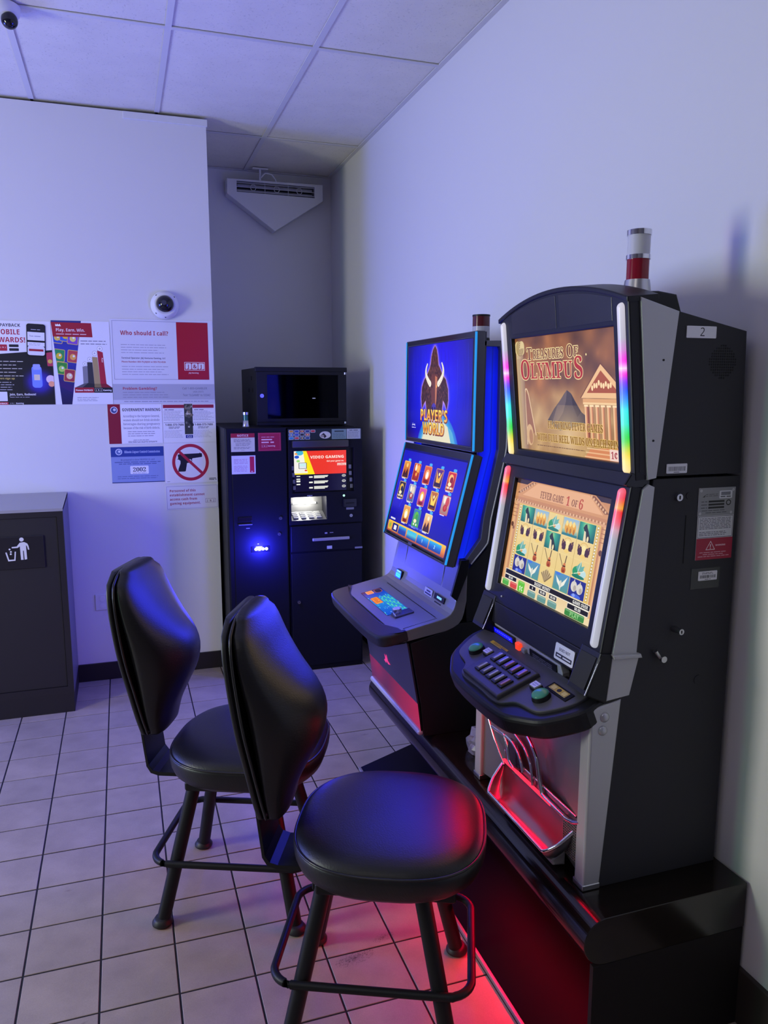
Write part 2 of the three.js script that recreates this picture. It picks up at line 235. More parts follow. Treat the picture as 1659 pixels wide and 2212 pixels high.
const loyaltyTex = canvasTex(640, 920, (g, w, h) => {
  rect(g, '#efeff5', 0, 0, w, h); g.save(); g.beginPath(); g.moveTo(0, 0); g.lineTo(330, 0); g.lineTo(180, h); g.lineTo(70, h); g.closePath(); g.clip();
  g.fillStyle = lin(g, 0, 0, 0, h, [0, '#26307c'], [0.4, '#3b3fb0'], [1, '#1a1446']); g.fillRect(0, 0, w, h);
  for (const [x, y, c, d] of [[60, 180, '#2c4fc0', '#f0d060'], [150, 160, '#3b62d8', '#f5c944'], [230, 190, '#8a4fc4', '#f2e27a'], [70, 380, '#2f9c5a', '#e3c93e'], [220, 390, '#c84a52', '#f4b65c'], [90, 520, '#3b9a3f', '#b9e06a'], [170, 600, '#b03648', '#f4d7a8']]) { g.save(); g.translate(x, y); g.rotate(0.12); rrect(g, -58, -66, 116, 132, 12, c, '#e9c46a', 7); disc(g, d, 0, 6, 34); disc(g, '#fff', 8, -4, 12); g.restore(); } poly(g, '#3a1c6c', [60, 640], [240, 740], [210, 800], [60, 720]); g.restore();
  poly(g, '#a81e34', [0, 18], [440, 22], [448, 176], [14, 176]); txt(g, 'Play. Earn. Win.', 48, 118, 46, '#f3e4e8', { bold: true, w: 320 }); lines(g, 50, 142, 330, 1, 9, '#f0ced4', 9, 0); poly(g, '#fff', [48, 34], [60, 48], [70, 34], [82, 48], [94, 34], [110, 62], [48, 62]);
  lines(g, 312, 214, 280, 1, 10, '#7c7c90', 8, 0); lines(g, 312, 246, 290, 1, 10, '#7c7c90', 8, 0);
  poly(g, '#8b8a93', [318, 500], [372, 492], [372, 680], [318, 690]); poly(g, '#3a3940', [372, 450], [430, 452], [440, 690], [372, 680]); poly(g, '#b59c6a', [430, 390], [490, 396], [508, 690], [440, 690]); poly(g, '#b5213c', [490, 320], [552, 340], [576, 690], [508, 690]);
  for (const [x, y, r] of [[345, 470, 22], [402, 420, 24], [460, 352, 26], [520, 300, 28]]) { disc(g, '#fff', x, y, r); g.strokeStyle = '#9a9aa8'; g.lineWidth = 3; g.stroke(); disc(g, '#c4c4d0', x, y, r * 0.4); }
  g.save(); g.translate(540, 420); g.rotate(1.62); txt(g, 'PLAY', -20, 6, 22, '#fff', { bold: true }); g.restore();
  poly(g, '#5d5c64', [318, 690], [372, 680], [300, 735], [218, 735]); poly(g, '#2a2930', [372, 680], [440, 690], [440, 735], [300, 735]); poly(g, '#8a774f', [440, 690], [508, 690], [520, 735], [440, 735]); poly(g, '#8c1a30', [508, 690], [576, 690], [640, 735], [520, 735]);
  rect(g, '#a81e34', 218, 732, 214, 58); rect(g, '#1b1a21', 432, 732, 208, 58); txt(g, 'Pioneer PAYBACK', 228, 772, 27, '#fff', { bold: true, w: 190 }); jjLogo(g, 446, 746, 25, '#1b1a21', '#fff', '#fff'); txt(g, 'Gaming', 534, 772, 27, '#fff', { bold: true, w: 96 }); lines(g, 240, 842, 250, 3, 18, '#8c8c9c', 5);
});
poster('poster', 'loyalty poster reading Play. Earn. Win. with rising step bars beside the phone poster', 'poster', -0.322, -0.036, 1.54, 1.973, loyaltyTex);
const callTex = canvasTex(1080, 900, (g, w, h) => {
  rect(g, '#cfd0dc', 0, 0, w, h); rect(g, '#e3e3ec', 0, 0, w, 690); g.strokeStyle = '#70708a'; g.lineWidth = 3; g.strokeRect(24, 20, 1004, 620); rect(g, '#b0182c', 690, 22, 338, 618);
  txt(g, 'Who should I call?', 104, 168, 62, '#b0303f', { bold: true, w: 500 });
  lines(g, 104, 268, 480, 4, 28, '#a3a1b4', 6, 0.25); txt(g, 'Terminal Operator: J&J Ventures Gaming, LLC', 104, 420, 24, '#3a3950', { bold: true, w: 460 }); txt(g, 'Phone Number: 855-75-JNJGO or 855-752-4526', 104, 460, 24, '#a03040', { bold: true, w: 460 }); lines(g, 104, 500, 500, 4, 28, '#a3a1b4', 6, 0.2);
  jjLogo(g, 774, 462, 66, '#e7e3ea', '#a02038', '#f1eef3'); txt(g, 'J&J Gaming', 860, 574, 20, '#f1dfe3', { bold: true, align: 'center' });
  rect(g, '#b9bac8', 0, 690, w, 170); txt(g, 'Problem Gambling?', 100, 752, 40, '#b0303f', { bold: true, w: 360 }); lines(g, 100, 778, 520, 3, 26, '#9290a4', 6, 0.2);
  txt(g, 'Call 1-800-GAMBLER', 1000, 748, 30, '#6a6a80', { align: 'right', w: 270 }); txt(g, '(426-2537)', 960, 782, 24, '#6a6a80', { align: 'right' }); txt(g, 'Text "ILGAMB" to 53342', 1034, 822, 30, '#6a6a80', { align: 'right', w: 300 }); rect(g, '#d5d6e2', 0, 860, w, 40); lines(g, 110, 876, 900, 1, 10, '#85839a', 6, 0);
});
poster('sign_board', 'large sign reading Who should I call? with a red panel, under the wall camera', 'sign', -0.034, 0.502, 1.543, 1.99, callTex, 0.004, 0.35);
const warnTex = canvasTex(560, 420, (g, w, h) => {
  rect(g, '#f3f2f8', 0, 0, w, h); rect(g, '#8f1630', 0, 0, 128, h); disc(g, '#e8e6f0', 64, 62, 38); disc(g, '#3c4a86', 64, 62, 30); disc(g, '#d8d8e4', 70, 58, 15);
  txt(g, 'GOVERNMENT WARNING', 146, 74, 42, '#1a1626', { bold: true, w: 400 });
  ['According to the Surgeon General,', 'women should not drink alcoholic', 'beverages during pregnancy', 'because of the risk of birth defects.'].forEach((s, i) => txt(g, s, 344, 138 + i * 42, 31, '#4a4660', { font: 'serif', align: 'center', w: 380 }));
  lines(g, 196, 290, 290, 3, 23, '#6a6680', 5, 0.1); lines(g, 250, 382, 190, 1, 10, '#3a3650', 4); lines(g, 196, 396, 300, 2, 10, '#3a3650', 4, 0);
});
poster('sign_board', 'white sign reading GOVERNMENT WARNING with a dark red band at its left', 'sign', -0.067, 0.214, 1.326, 1.539, warnTex, 0.0025);
const broTex = canvasTex(560, 420, (g, w, h) => {
  rect(g, '#f1f0f6', 0, 0, w, h); for (const x of [0, 310]) { rect(g, '#9d1c34', x + 8, 8, 226, 36); lines(g, x + 24, 60, 110, 1, 10, '#3a3850', 6); lines(g, x + 12, 76, 220, 9, 12, '#8a889c', 3, 0.3); txt(g, '1-866-373-7686', x + 24, 236, 30, '#1a1828', { bold: true, w: 196 }); rect(g, '#55536a', x + 10, 200, 226, 3); lines(g, x + 60, 248, 120, 2, 12, '#45435a', 5); lines(g, x + 12, 290, 210, 6, 14, '#9a98ac', 3, 0.3); }
  rect(g, '#3a3d30', 228, 0, 88, 330); for (let i = 0; i < 26; i++) { g.fillStyle = ['#7a7a68', '#23241c', '#c9c4b0', '#5c5a48', '#8a7a60'][i % 5]; g.beginPath(); g.ellipse(236 + rnd() * 72, 10 + rnd() * 310, 8 + 20 * rnd(), 8 + 14 * rnd(), rnd() * 3, 0, 7); g.fill(); }  rect(g, '#1f2c86', 236, 338, 76, 34); txt(g, 'CLS', 274, 366, 30, '#e8e8f4', { bold: true, align: 'center' });
});
poster('leaflet_board', 'two-column leaflet with red headings and a photo strip, beside the government warning', 'leaflet', 0.2165, 0.503, 1.326, 1.539, broTex, 0.0025);
const ageTex = canvasTex(560, 400, (g, w, h) => {
  rect(g, '#8f9fd0', 0, 0, w, h); rect(g, '#2b4494', 0, 0, w, 108); disc(g, '#d0d8ee', 84, 54, 36); disc(g, '#5a70b0', 84, 54, 26); disc(g, '#dbe2f4', 90, 50, 13); txt(g, 'Illinois Liquor Control Commission', 142, 68, 34, '#cdd8f4', { font: 'serif', bold: true, w: 380 });
  txt(g, 'Be prepared to show PROPER I.D. and', 280, 152, 26, '#34447e', { font: 'serif', align: 'center', w: 360 }); lines(g, 36, 166, 488, 1, 10, '#4a5a92', 7, 0); lines(g, 80, 186, 400, 1, 10, '#4a5a92', 7, 0);
  rrect(g, 196, 212, 196, 92, 10, '#f4f4fb'); txt(g, '2002', 294, 276, 64, '#17172c', { font: 'serif', bold: true, align: 'center' }); lines(g, 222, 292, 146, 1, 8, '#50507a', 4, 0); lines(g, 60, 326, 440, 2, 22, '#5a6aa0', 6, 0.05); rect(g, '#1c2a5e', 0, h - 8, w, 8);
});
poster('sign_board', 'blue sign with the year 2002 on a white label, under the government warning', 'sign', -0.063, 0.2135, 1.111, 1.308, ageTex, 0.0025);
const gunTex = canvasTex(580, 440, (g, w, h) => {
  rect(g, '#eceaf3', 0, 0, w, h); g.save(); g.translate(286, 216); g.fillStyle = '#15141f'; g.beginPath(); [[-140, -86], [-124, -92], [100, -98], [104, -106], [112, -98], [128, -96], [130, -60], [120, -56], [22, -44], [8, -14], [-14, 4], [-40, 6], [-48, 50], [-58, 96], [-72, 100], [-140, 100], [-136, 70], [-112, 10], [-112, -20], [-132, -34], [-148, -36], [-134, -46]].forEach((p, i) => (i ? g.lineTo(...p) : g.moveTo(...p))); g.fill();
  g.fillStyle = '#eceaf3'; g.beginPath(); g.ellipse(-8, -22, 22, 17, 0.2, 0, 7); g.fill(); g.strokeStyle = '#15141f'; g.lineWidth = 7; g.stroke();
  g.strokeStyle = '#b81f3c'; g.lineWidth = 34; g.beginPath(); g.arc(0, 0, 186, 0, 7); g.stroke(); g.lineWidth = 30; g.beginPath(); g.moveTo(-132, -130); g.lineTo(132, 130); g.stroke(); g.restore();
  lines(g, 486, 396, 84, 2, 14, '#2a2838', 7, 0.1); lines(g, 20, 420, 36, 1, 10, '#8a889c', 5);
});
poster('sign_board', 'white sign with a black pistol struck through by a red ring', 'sign', 0.2165, 0.503, 1.1, 1.324, gunTex, 0.0025);
const staffTex = canvasTex(580, 280, (g, w, h) => {
  rect(g, '#e2e0ee', 0, 0, w, h); g.strokeStyle = '#8c8aa8'; g.lineWidth = 3; g.strokeRect(10, 10, w - 20, h - 20);
  ['Personnel of this', 'establishment cannot', 'access cash from', 'gaming equipment.'].forEach((s, i) => txt(g, s, 40, 76 + i * 49, 40, '#a02848', { bold: true, w: [290, 388, 304, 342][i] })); jjLogo(g, 442, 172, 34, '#e2e0ee', '#6a4a7a', '#7a5a88');
});
poster('sign_board', 'small white notice reading Personnel of this establishment cannot access cash, lowest on the wall', 'sign', 0.2165, 0.503, 0.95, 1.086, staffTex, 0.0025);

// ------------------------------------------------------------------ cameras, outlet, insect trap
{
  const c = thing('wall_camera', 'white dome camera on the poster wall above the large sign', 'camera', [0.253, 2.066, ZL]);
  const b = new THREE.LatheGeometry([[0, 0], [0.072, 0], [0.074, 0.012], [0.07, 0.03], [0.06, 0.046], [0.052, 0.05], [0.046, 0.048], [0, 0.046]].map((p) => new THREE.Vector2(...p)), 40).rotateX(Math.PI / 2); mesh('housing', b, white, c);
  mesh('dome', new THREE.SphereGeometry(0.046, 32, 20, 0, 6.3, 0, Math.PI / 2).rotateX(Math.PI / 2 - 0.35).translate(0, 0.003, 0.046), mat([0.008, 0.008, 0.014], 0.06), c);
  mesh('lens', cyl(0.013, 0.013, 0.006, 20).rotateX(Math.PI / 2).translate(-0.008, 0.006, 0.094), mat([0.1, 0.1, 0.14], 0.15, 0.4), c);
  for (const a of [0.7, 2.3, -1.57, 3.9]) mesh('screw', cyl(0.004, 0.004, 0.004, 10).rotateX(Math.PI / 2).translate(Math.cos(a) * 0.064, Math.sin(a) * 0.064, 0.038), steelBlack, c);
  const k = thing('ceiling_camera', 'white camera hanging from the ceiling in the top left corner', 'camera', [-0.352, H - 0.002, -3.47]);
  mesh('housing', new THREE.LatheGeometry([[0, -0.05], [0.05, -0.046], [0.064, -0.03], [0.068, -0.01], [0.068, 0]].map((p) => new THREE.Vector2(...p)), 36), white, k);
  mesh('dome', new THREE.SphereGeometry(0.03, 28, 18).translate(0.03, -0.06, 0.03), mat([0.008, 0.008, 0.014], 0.06), k);
  const o = thing('wall_outlet', 'white outlet plate low on the wall behind the far stool', 'outlet', [-0.149, 0.45, ZL]);
  mesh('plate', box(0.074, 0.09, 0.006, 0, 0, 0.003, 0.002), paintTrim, o); for (const y of [-0.02, 0.02]) mesh('socket', cyl(0.014, 0.014, 0.004, 18).rotateX(Math.PI / 2).translate(0, y, 0.006), white, o);
}
{
  const z0 = ZB + 0.03, o = thing('insect_trap', 'white five-sided insect trap hung high in the corner', 'insect trap', [1.03, 2.655, ZB]);
  const L = (x, y) => [x - 1.03, y - 2.655];
  const out = [L(0.722, 2.872), L(1.03, 2.655), L(1.36, 2.868), L(1.36, 2.972), L(0.724, 2.966)], hole = [L(0.786, 2.888), L(1.303, 2.885), L(1.303, 2.954), L(0.786, 2.956)];
  mesh('cover', ext(shapeOf(out, [hole]), 0.025, 0.003).translate(0, 0, 0.075), white, o);
  mesh('back_pan', ext(shapeOf(out.map(([x, y]) => [x * 0.985, (y - 0.16) * 0.985 + 0.16])), 0.012).translate(0, 0, 0.006), mat([0.5, 0.5, 0.52], 0.5), o);
  for (let i = 0; i < 5; i++) { const a = out[i], b = out[(i + 1) % 5], s = 0.985; mesh('rim', ext(shapeOf([[a[0] * s, (a[1] - 0.16) * s + 0.16], [b[0] * s, (b[1] - 0.16) * s + 0.16], [b[0], b[1]], [a[0], a[1]]]), 0.07).translate(0, 0, 0.01), white, o); }
  const tubeM = mat([0.45, 0.45, 0.5], 0.3);
  for (const y of [2.905, 2.938]) mesh('lamp_tube', rod([...L(0.795, y), 0.05], [...L(1.295, y), 0.05], 0.011), tubeM, o);
  mesh('dark_interior', slab(-0.242, 0.27, 2.888 - 2.655, 2.955 - 2.655, 0.02, 0.03), mat([0.03, 0.03, 0.04], 0.7), o);
  const wire = mat([0.6, 0.6, 0.62], 0.4, 0.3);
  for (const y of [2.895, 2.92, 2.946]) mesh('guard_wire', rod([...L(0.786, y), 0.094], [...L(1.303, y), 0.094], 0.0022, 0.0022, 8), wire, o);
  for (const x of [0.97, 1.125]) mesh('guard_wire', rod([...L(x, 2.887), 0.096], [...L(x, 2.955), 0.096], 0.002, 0.002, 8), wire, o);
  for (const x of [0.893, 1.048, 1.2]) mesh('guard_ring', new THREE.TorusGeometry(0.02, 0.0028, 6, 6).translate(x - 1.03, 2.92 - 2.655, 0.097), wire, o);
  mesh('hook_plate', box(0.1, 0.008, 0.03, -0.09, 0.383, 0.1), white, o); mesh('hook', rod([-0.09, 0.384, 0.1], [-0.09, 0.3, 0.09], 0.007), white, o);
  mesh('cord', tube([[-0.085, 0.33, 0.1], [-0.06, 0.355, 0.12], [-0.02, 0.35, 0.12], [0.01, 0.325, 0.1], [0.02, 0.305, 0.08]], 0.004), white, o);
}
// ------------------------------------------------------------------ trash cabinet
{
  const x0 = -0.93, x1 = -0.293, z0 = -4.45, z1 = -4.052, lam = mat([0.17, 0.165, 0.175], 0.45), dark = mat([0.016, 0.013, 0.015], 0.5), top = mat([0.36, 0.35, 0.36], 0.35);
  const o = thing('trash_cabinet', 'dark trash cabinet with grey sides and a white litter symbol, by the poster wall', 'trash bin', [x0 / 2 + x1 / 2, 0, -4.25]);
  const c = (x) => x - (x0 + x1) / 2, d = (z) => z + 4.25;
  const body = new THREE.ExtrudeGeometry(shapeOf([[d(z1) - 0.02, 0.1], [d(z1) - 0.02, 1.03], [d(z0), 1.06], [d(z0), 0.1]]), { depth: 0.6, bevelEnabled: false }).rotateY(-Math.PI / 2).translate(0.3, 0, 0);
  mesh('carcass', body, dark, o);
  for (const s of [-1, 1]) mesh('side_panel', new THREE.ExtrudeGeometry(shapeOf([[d(z1) - 0.004, 0.102], [d(z1) - 0.004, 1.044], [d(z0), 1.075], [d(z0), 0.102]]), { depth: 0.018, bevelEnabled: false }).rotateY(-Math.PI / 2).translate(s > 0 ? 0.3185 : -0.3005, 0, 0), lam, o);
  mesh('top_panel', new THREE.ExtrudeGeometry(shapeOf([[d(z1), 1.032], [d(z1), 1.046], [d(z0), 1.077], [d(z0), 1.062]]), { depth: 0.637, bevelEnabled: false }).rotateY(-Math.PI / 2).translate(0.3185, 0, 0), top, o);
  mesh('plinth', slab(-0.316, 0.316, 0, 0.1, d(z0), d(z1) - 0.001), dark, o);
  mesh('front_frame', ext(shapeOf([[-0.317, 0.1], [0.317, 0.1], [0.317, 1.032], [-0.317, 1.032]], [[[-0.292, 0.135], [0.289, 0.135], [0.289, 1.005], [-0.292, 1.005]]]), 0.02).translate(0, 0, d(z1) - 0.02), mat([0.018, 0.015, 0.017], 0.45), o);
  mesh('door', slab(-0.29, 0.287, 0.137, 1.003, d(z1) - 0.02, d(z1) - 0.006), mat([0.016, 0.013, 0.016], 0.6), o);
  mesh('flap', slab(-0.25, 0.225, 0.757, 0.917, d(z1) - 0.006, d(z1) + 0.001, 0.003), mat([0.016, 0.014, 0.018], 0.35), o);
  const sym = mat([0.8, 0.8, 0.8], 0.5), S = []; const g = (sh) => S.push(ext(sh, 0.0012));
  const sx = (px) => (px - 146) * 0.00062, sy = (py) => (586 - py) * 0.00062; // symbol drawn on a local grid
  const P = (...p) => shapeOf(p.map(([a, b]) => [sx(a), sy(b)]));
  const head = new THREE.Shape(); head.absarc(sx(181), sy(507), 0.0098, 0, Math.PI * 2); g(head);
  g(P([166, 532], [198, 528], [220, 540], [228, 560], [232, 590], [222, 590], [218, 565], [210, 552], [212, 665], [194, 668], [192, 596], [186, 596], [186, 668], [168, 668], [166, 560], [150, 572], [108, 572], [108, 562], [144, 560]));
  g(P([60, 604], [70, 602], [84, 662], [120, 662], [127, 600], [136, 600], [128, 672], [77, 674])); for (const [a, b] of [[92, 580], [100, 600], [98, 618]]) { const k = new THREE.Shape(); k.absarc(sx(a), sy(b), 0.0043, 0, Math.PI * 2); g(k); }
  mesh('litter_symbol', mergeGeometries(S)  .translate(0.104, 0.853, d(z1) + 0.001), sym, o, { label: 'white litter symbol of a figure dropping trash in a bin' });
}
// ------------------------------------------------------------------ cash machine with its cabinet on top
const ZA = -4.23;
{
  const o = thing('cash_machine', 'black double cash machine with a lit screen and blue lights, in the wall recess', 'cash machine', [0.92, 0, ZA]);
  const X = (x) => x - 0.92, b = atmBlack;
  const left = ext(roundRect(X(0.522), -0.72, X(0.86), 0, 0.012), 1.412, 0.004).rotateX(-Math.PI / 2); // plan extruded upward
  mesh('left_unit', left.rotateX(0).translate(0, 0, -0.72 - 0), b, o).position.z = 0.0;
  // left unit plan ends at z = 0 ... -0.72
  mesh('right_body', mergeGeometries([slab(X(0.864), X(1.292), 0, 0.868, -0.72, -0.012), slab(X(0.864), X(1.292), 0.868, 1.405, -0.72, -0.16)]), b, o);
  const hole1 = [[X(0.884), 1.045], [X(1.244), 1.045], [X(1.244), 1.293], [X(0.884), 1.293]], hole2 = [[X(0.878), 0.89], [X(1.082), 0.89], [X(1.078), 1.022], [X(0.876), 1.022]];
  mesh('front_panel', ext(shapeOf([[X(0.864), 0.866], [X(1.292), 0.866], [X(1.292), 1.405], [X(0.864), 1.405]], [hole1, hole2]), 0.12, 0.002).translate(0, 0, -0.12), b, o);
  mesh('panel_filler', slab(X(0.884), X(1.244), 1.043, 1.295, -0.12, -0.03), blackPlastic, o);
  mesh('lower_door', slab(X(0.872), X(1.286), 0.03, 0.7, -0.02, -0.002, 0.004), b, o);
  mesh('cash_door', slab(X(0.872), X(1.286), 0.708, 0.858, -0.02, 0.0, 0.004), b, o);
  mesh('left_door', slab(X(0.555), X(0.852), 0.05, 1.39, -0.01, 0.003, 0.003), b, o);
  // header strip
  const headT = canvasTex(1024, 160, (g, w, h) => {
    rect(g, '#17262c', 0, 0, w, h); const cols = ['#d8922a', '#2c4fa0', '#9a1c2c', '#1d2f74', '#c83030', '#2d6fb8', '#3b57b0', '#20242e', '#d85a50', '#2590c0', '#d84a4a', '#1f2a5c', '#26488c'];
    let k = 0; for (let r = 0; r < 3; r++) for (let i = 0; i < (r ? 4 : 5); i++) { rrect(g, 14 + i * 74, 12 + r * 48, 64, 40, 5, '#cfd5dc'); rrect(g, 20 + i * 74, 18 + r * 48, 52, 28, 4, cols[k++ % 13]); if (k % 3 === 0) disc(g, '#f0d878', 46 + i * 74, 32 + r * 48, 10); }
    disc(g, '#d9d7d6', 510, 90, 78, 52); poly(g, '#2c2430', [440, 100], [490, 60], [530, 108], [504, 136], [480, 110]); disc(g, '#a59a98', 470, 104, 26, 18); rect(g, '#7f99a2', 602, 8, 204, 144); rect(g, '#b9bfca', 812, 6, 196, 146); lines(g, 640, 30, 130, 1, 10, '#2c3a44', 18, 0); lines(g, 620, 70, 170, 5, 15, '#42545e', 4); lines(g, 850, 22, 120, 1, 10, '#555a6a', 10, 0); lines(g, 826, 46, 168, 6, 16, '#6b7080', 4);
  });
  mesh('header_strip', sheet(0.424, 0.062, 0.004, X(1.076), 1.371, 0.002), printed(headT, blackPlastic), o);
  mesh('lamp_visor', ext(roundRect(X(0.886), 1.3, X(1.21), 1.338, 0.006), 0.012, 0.003).translate(0, 0, -0.002), mat([0.1, 0.09, 0.08], 0.3, 0.6), o);
  const scrT = canvasTex(768, 900, (g, w, h) => {
    rect(g, '#131033', 0, 0, w, h); rect(g, '#fbfbf0', 0, 0, 330, 520); poly(g, '#ffe81a', [130, 0], [184, 0], [300, 520], [0, 520], [0, 490], [180, 490]); poly(g, '#f7f4e8', [0, 0], [110, 0], [200, 490], [0, 490]); poly(g, '#ee3a2c', [180, 0], [w, 0], [w, 520], [300, 520]);
    disc(g, '#49b6d8', 80, 40, 56); disc(g, '#2a53c8', 40, 130, 34); disc(g, '#9adf74', 60, 220, 26); rrect(g, 70, 260, 110, 130, 10, '#dfe6ee', '#333', 8); rrect(g, 84, 276, 82, 60, 6, '#c9f0f2'); disc(g, '#e8452c', 170, 430, 18); disc(g, '#ff9a1c', 30, 60, 20);
    txt(g, 'VIDEO GAMING', 736, 170, 84, '#fff4ea', { bold: true, align: 'right', w: 500 }); txt(g, 'Get your game on.', 736, 250, 44, '#fff4ea', { bold: true, align: 'right', w: 260 }); jjLogo(g, 640, 290, 40, '#f7d8d0', '#d8342a', '#fff');
    for (const [y, n] of [[570, 3], [690, 3], [810, 3]]) { rrect(g, 214, y - 6, 54, 34, 4, '#f2f4ea'); for (let i = 0; i < n; i++) rect(g, '#f6f7ec', 286, y - 20 + i * 22, [210, 200, 160][i], 17); g.strokeStyle = '#e8eae0'; g.lineWidth = 9; g.beginPath(); g.arc(730, y, 24, 0, 7); g.stroke(); rect(g, '#e8eae0', 722, y - 8, 16, 16); }
    for (const [y, r] of [[560, 12], [622, 14], [672, 24], [740, 16]]) rrect(g, 30, y - r, 56, r * 1.7, 6, '#f2f4ea');
  });
  mesh('screen', sheet(0.302, 0.228, 0.004, X(1.053), 1.164, -0.026), screenMat(scrT, blackPlastic, 1.0), o);
  const scr = new THREE.RectAreaLight(new THREE.Color(0.9, 0.35, 0.3), 0.7, 0.3, 0.22); scr.position.set(X(1.053), 1.164, 0.004); scr.rotation.y = Math.PI; scr.name = 'screen_light'; o.add(scr);
  const keyM = mat([0.25, 0.25, 0.28], 0.4);
  for (const [x, y] of [[0.892, 1.183], [0.897, 1.145], [0.899, 1.108], [0.901, 1.072], [1.227, 1.183], [1.229, 1.146], [1.232, 1.108], [1.235, 1.071]]) mesh('screen_key', box(0.015, 0.023, 0.008, X(x), y, -0.026, 0.002), keyM, o);
  // lit keypad pocket
  const keyTop = mat([0.7, 0.7, 0.68], 0.35, 0.3);
  const pad = mat([0.4, 0.4, 0.42], 0.3, 0.7);
  mesh('keypad_shelf', ext(shapeOf([[-0.001, 0.89], [-0.1, 0.925], [-0.1, 0.918], [-0.001, 0.882]]), 0.2).rotateY(-Math.PI / 2).translate(X(1.08), 0, 0), pad, o);
  for (let r = 0; r < 4; r++) for (let i = 0; i < 4; i++) mesh('keypad_key', box(0.03, 0.006, 0.016, X(0.908 + i * 0.044), 0.902 + r * 0.0068, -0.022 - r * 0.02, 0.001), keyTop, o);
  mesh('pocket_back', slab(X(0.876), X(1.082), 0.89, 1.024, -0.124, -0.11), mat([0.28, 0.28, 0.28], 0.3, 0.4), o);
  mesh('keypad_lamp', mergeGeometries([0.925, 0.975, 1.025].map((x) => box(0.035, 0.01, 0.008, X(x), 0.972, -0.104, 0.003))), glow([1, 1, 0.92], 4), o);
  for (const [x, z] of [[0.945, -0.07], [1.0, -0.07]]) { const l = new THREE.PointLight(new THREE.Color(1, 0.98, 0.88), 0.045, 0.6); l.position.set(X(x), 0.985, z); l.shadow.radius = 0.5; l.castShadow = true; l.name = 'keypad_light'; o.add(l); }
  mesh('receipt_mark', sheet(0.03, 0.006, 0.002, X(0.983), 1.029, 0.001), keyM, o); mesh('card_light', new THREE.SphereGeometry(0.0065, 14, 10).scale(1, 1, 0.5).translate(X(1.182), 1.021, 0.001), glow([0.45, 1, 0.7], 1.4), o);
  mesh('card_reader', slab(X(1.175), X(1.255), 0.955, 1.002, -0.004, 0.012, 0.004), blackGloss, o); mesh('card_slot', slab(X(1.19), X(1.24), 0.975, 0.981, 0.011, 0.0135), darkHole, o); mesh('lock_plate', sheet(0.045, 0.012, 0.002, X(1.218), 0.945, 0.001), keyM, o);
  const lock = (x, y, z = 0.004) => { const l = mesh('lock', cyl(0.009, 0.0095, 0.01, 20).rotateX(Math.PI / 2).translate(X(x), y, z), brushed, o); mesh('keyhole', box(0.002, 0.008, 0.001, X(x), y, z + 0.0055), darkHole, l); };
  lock(1.222, 0.905); lock(0.814, 0.91); lock(0.805, 0.821); lock(0.911, 0.418);
  mesh('cash_bar', slab(X(0.994), X(1.212), 0.767, 0.785, -0.001, 0.012, 0.005), mat([0.42, 0.4, 0.46], 0.35, 0.4), o); mesh('cash_label', sheet(0.03, 0.018, 0.002, X(1.094), 0.726, 0.001), mat([0.5, 0.5, 0.58], 0.5), o);
  mesh('cash_mark', sheet(0.014, 0.008, 0.002, X(1.075), 0.81, 0.001), mat([0.4, 0.4, 0.5], 0.5), o); mesh('cash_mark', sheet(0.02, 0.004, 0.002, X(1.107), 0.811, 0.001), mat([0.3, 0.3, 0.4], 0.5), o); mesh('maker_mark', sheet(0.045, 0.01, 0.002, X(1.268), 0.714, 0.001), mat([0.25, 0.25, 0.33], 0.5), o);
  mesh('ticket_slot', slab(X(0.58), X(0.656), 0.902, 0.926, 0.001, 0.006, 0.002), blackGloss, o); mesh('ticket_lip', slab(X(0.581), X(0.656), 0.882, 0.887, 0.001, 0.012, 0.002), mat([0.2, 0.19, 0.25], 0.4), o); mesh('ticket_mark', sheet(0.02, 0.003, 0.002, X(0.632), 0.863, 0.0035), mat([0.35, 0.35, 0.45], 0.5), o);
  // blue bill light
  const bl = mesh('bill_light', mergeGeometries([0, 1, 2, 3].map((i) => capsule([X(0.666 + i * 0.0195), 0.7425, 0.007], [X(0.679 + i * 0.0195), 0.743, 0.007], 0.0082))), glow([0.75, 0.8, 1], 6), o, { label: 'row of glowing blue-white bill lights' });
  mesh('bill_mouth', slab(X(0.645), X(0.75), 0.725, 0.76, 0.0, 0.005, 0.002), blackGloss, o); void bl;
  mesh('bill_mark', sheet(0.008, 0.003, 0.002, X(0.686), 0.772, 0.004), mat([0.6, 0.6, 0.8], 0.5), o);
  for (const [x, dz, k] of [[0.698, 0.05, 0.6], [0.71, 0.13, 0.8]]) { const l = new THREE.PointLight(new THREE.Color(0.03, 0.03, 1), k, 4); l.position.set(X(x), 0.742, dz); l.shadow.radius = 1; l.castShadow = true; l.name = 'bill_glow'; o.add(l); }
  // notices
  const nt = (n, x0, x1, y0, y1, t, label) => { mesh(n, sheet(x1 - x0, y1 - y0, 0.0016, X((x0 + x1) / 2), (y0 + y1) / 2, 0.0042), printed(t, edgeW), o, { label }); };
  nt('notice', 0.553, 0.681, 1.285, 1.384, canvasTex(256, 200, (g, w, h) => { rect(g, '#d8d4c8', 0, 0, w, h); rect(g, '#a5182f', 0, 0, w, 46); txt(g, 'NOTICE', 128, 36, 34, '#f0dcd8', { bold: true, align: 'center' }); lines(g, 30, 62, 200, 3, 13, '#4a4548', 4); lines(g, 50, 104, 170, 3, 13, '#5a5558', 4); lines(g, 30, 150, 190, 2, 13, '#5a5558', 4); jjLogo(g, 106, 176, 14, '#d8d4c8', '#555'); }), 'cream notice with a red heading');
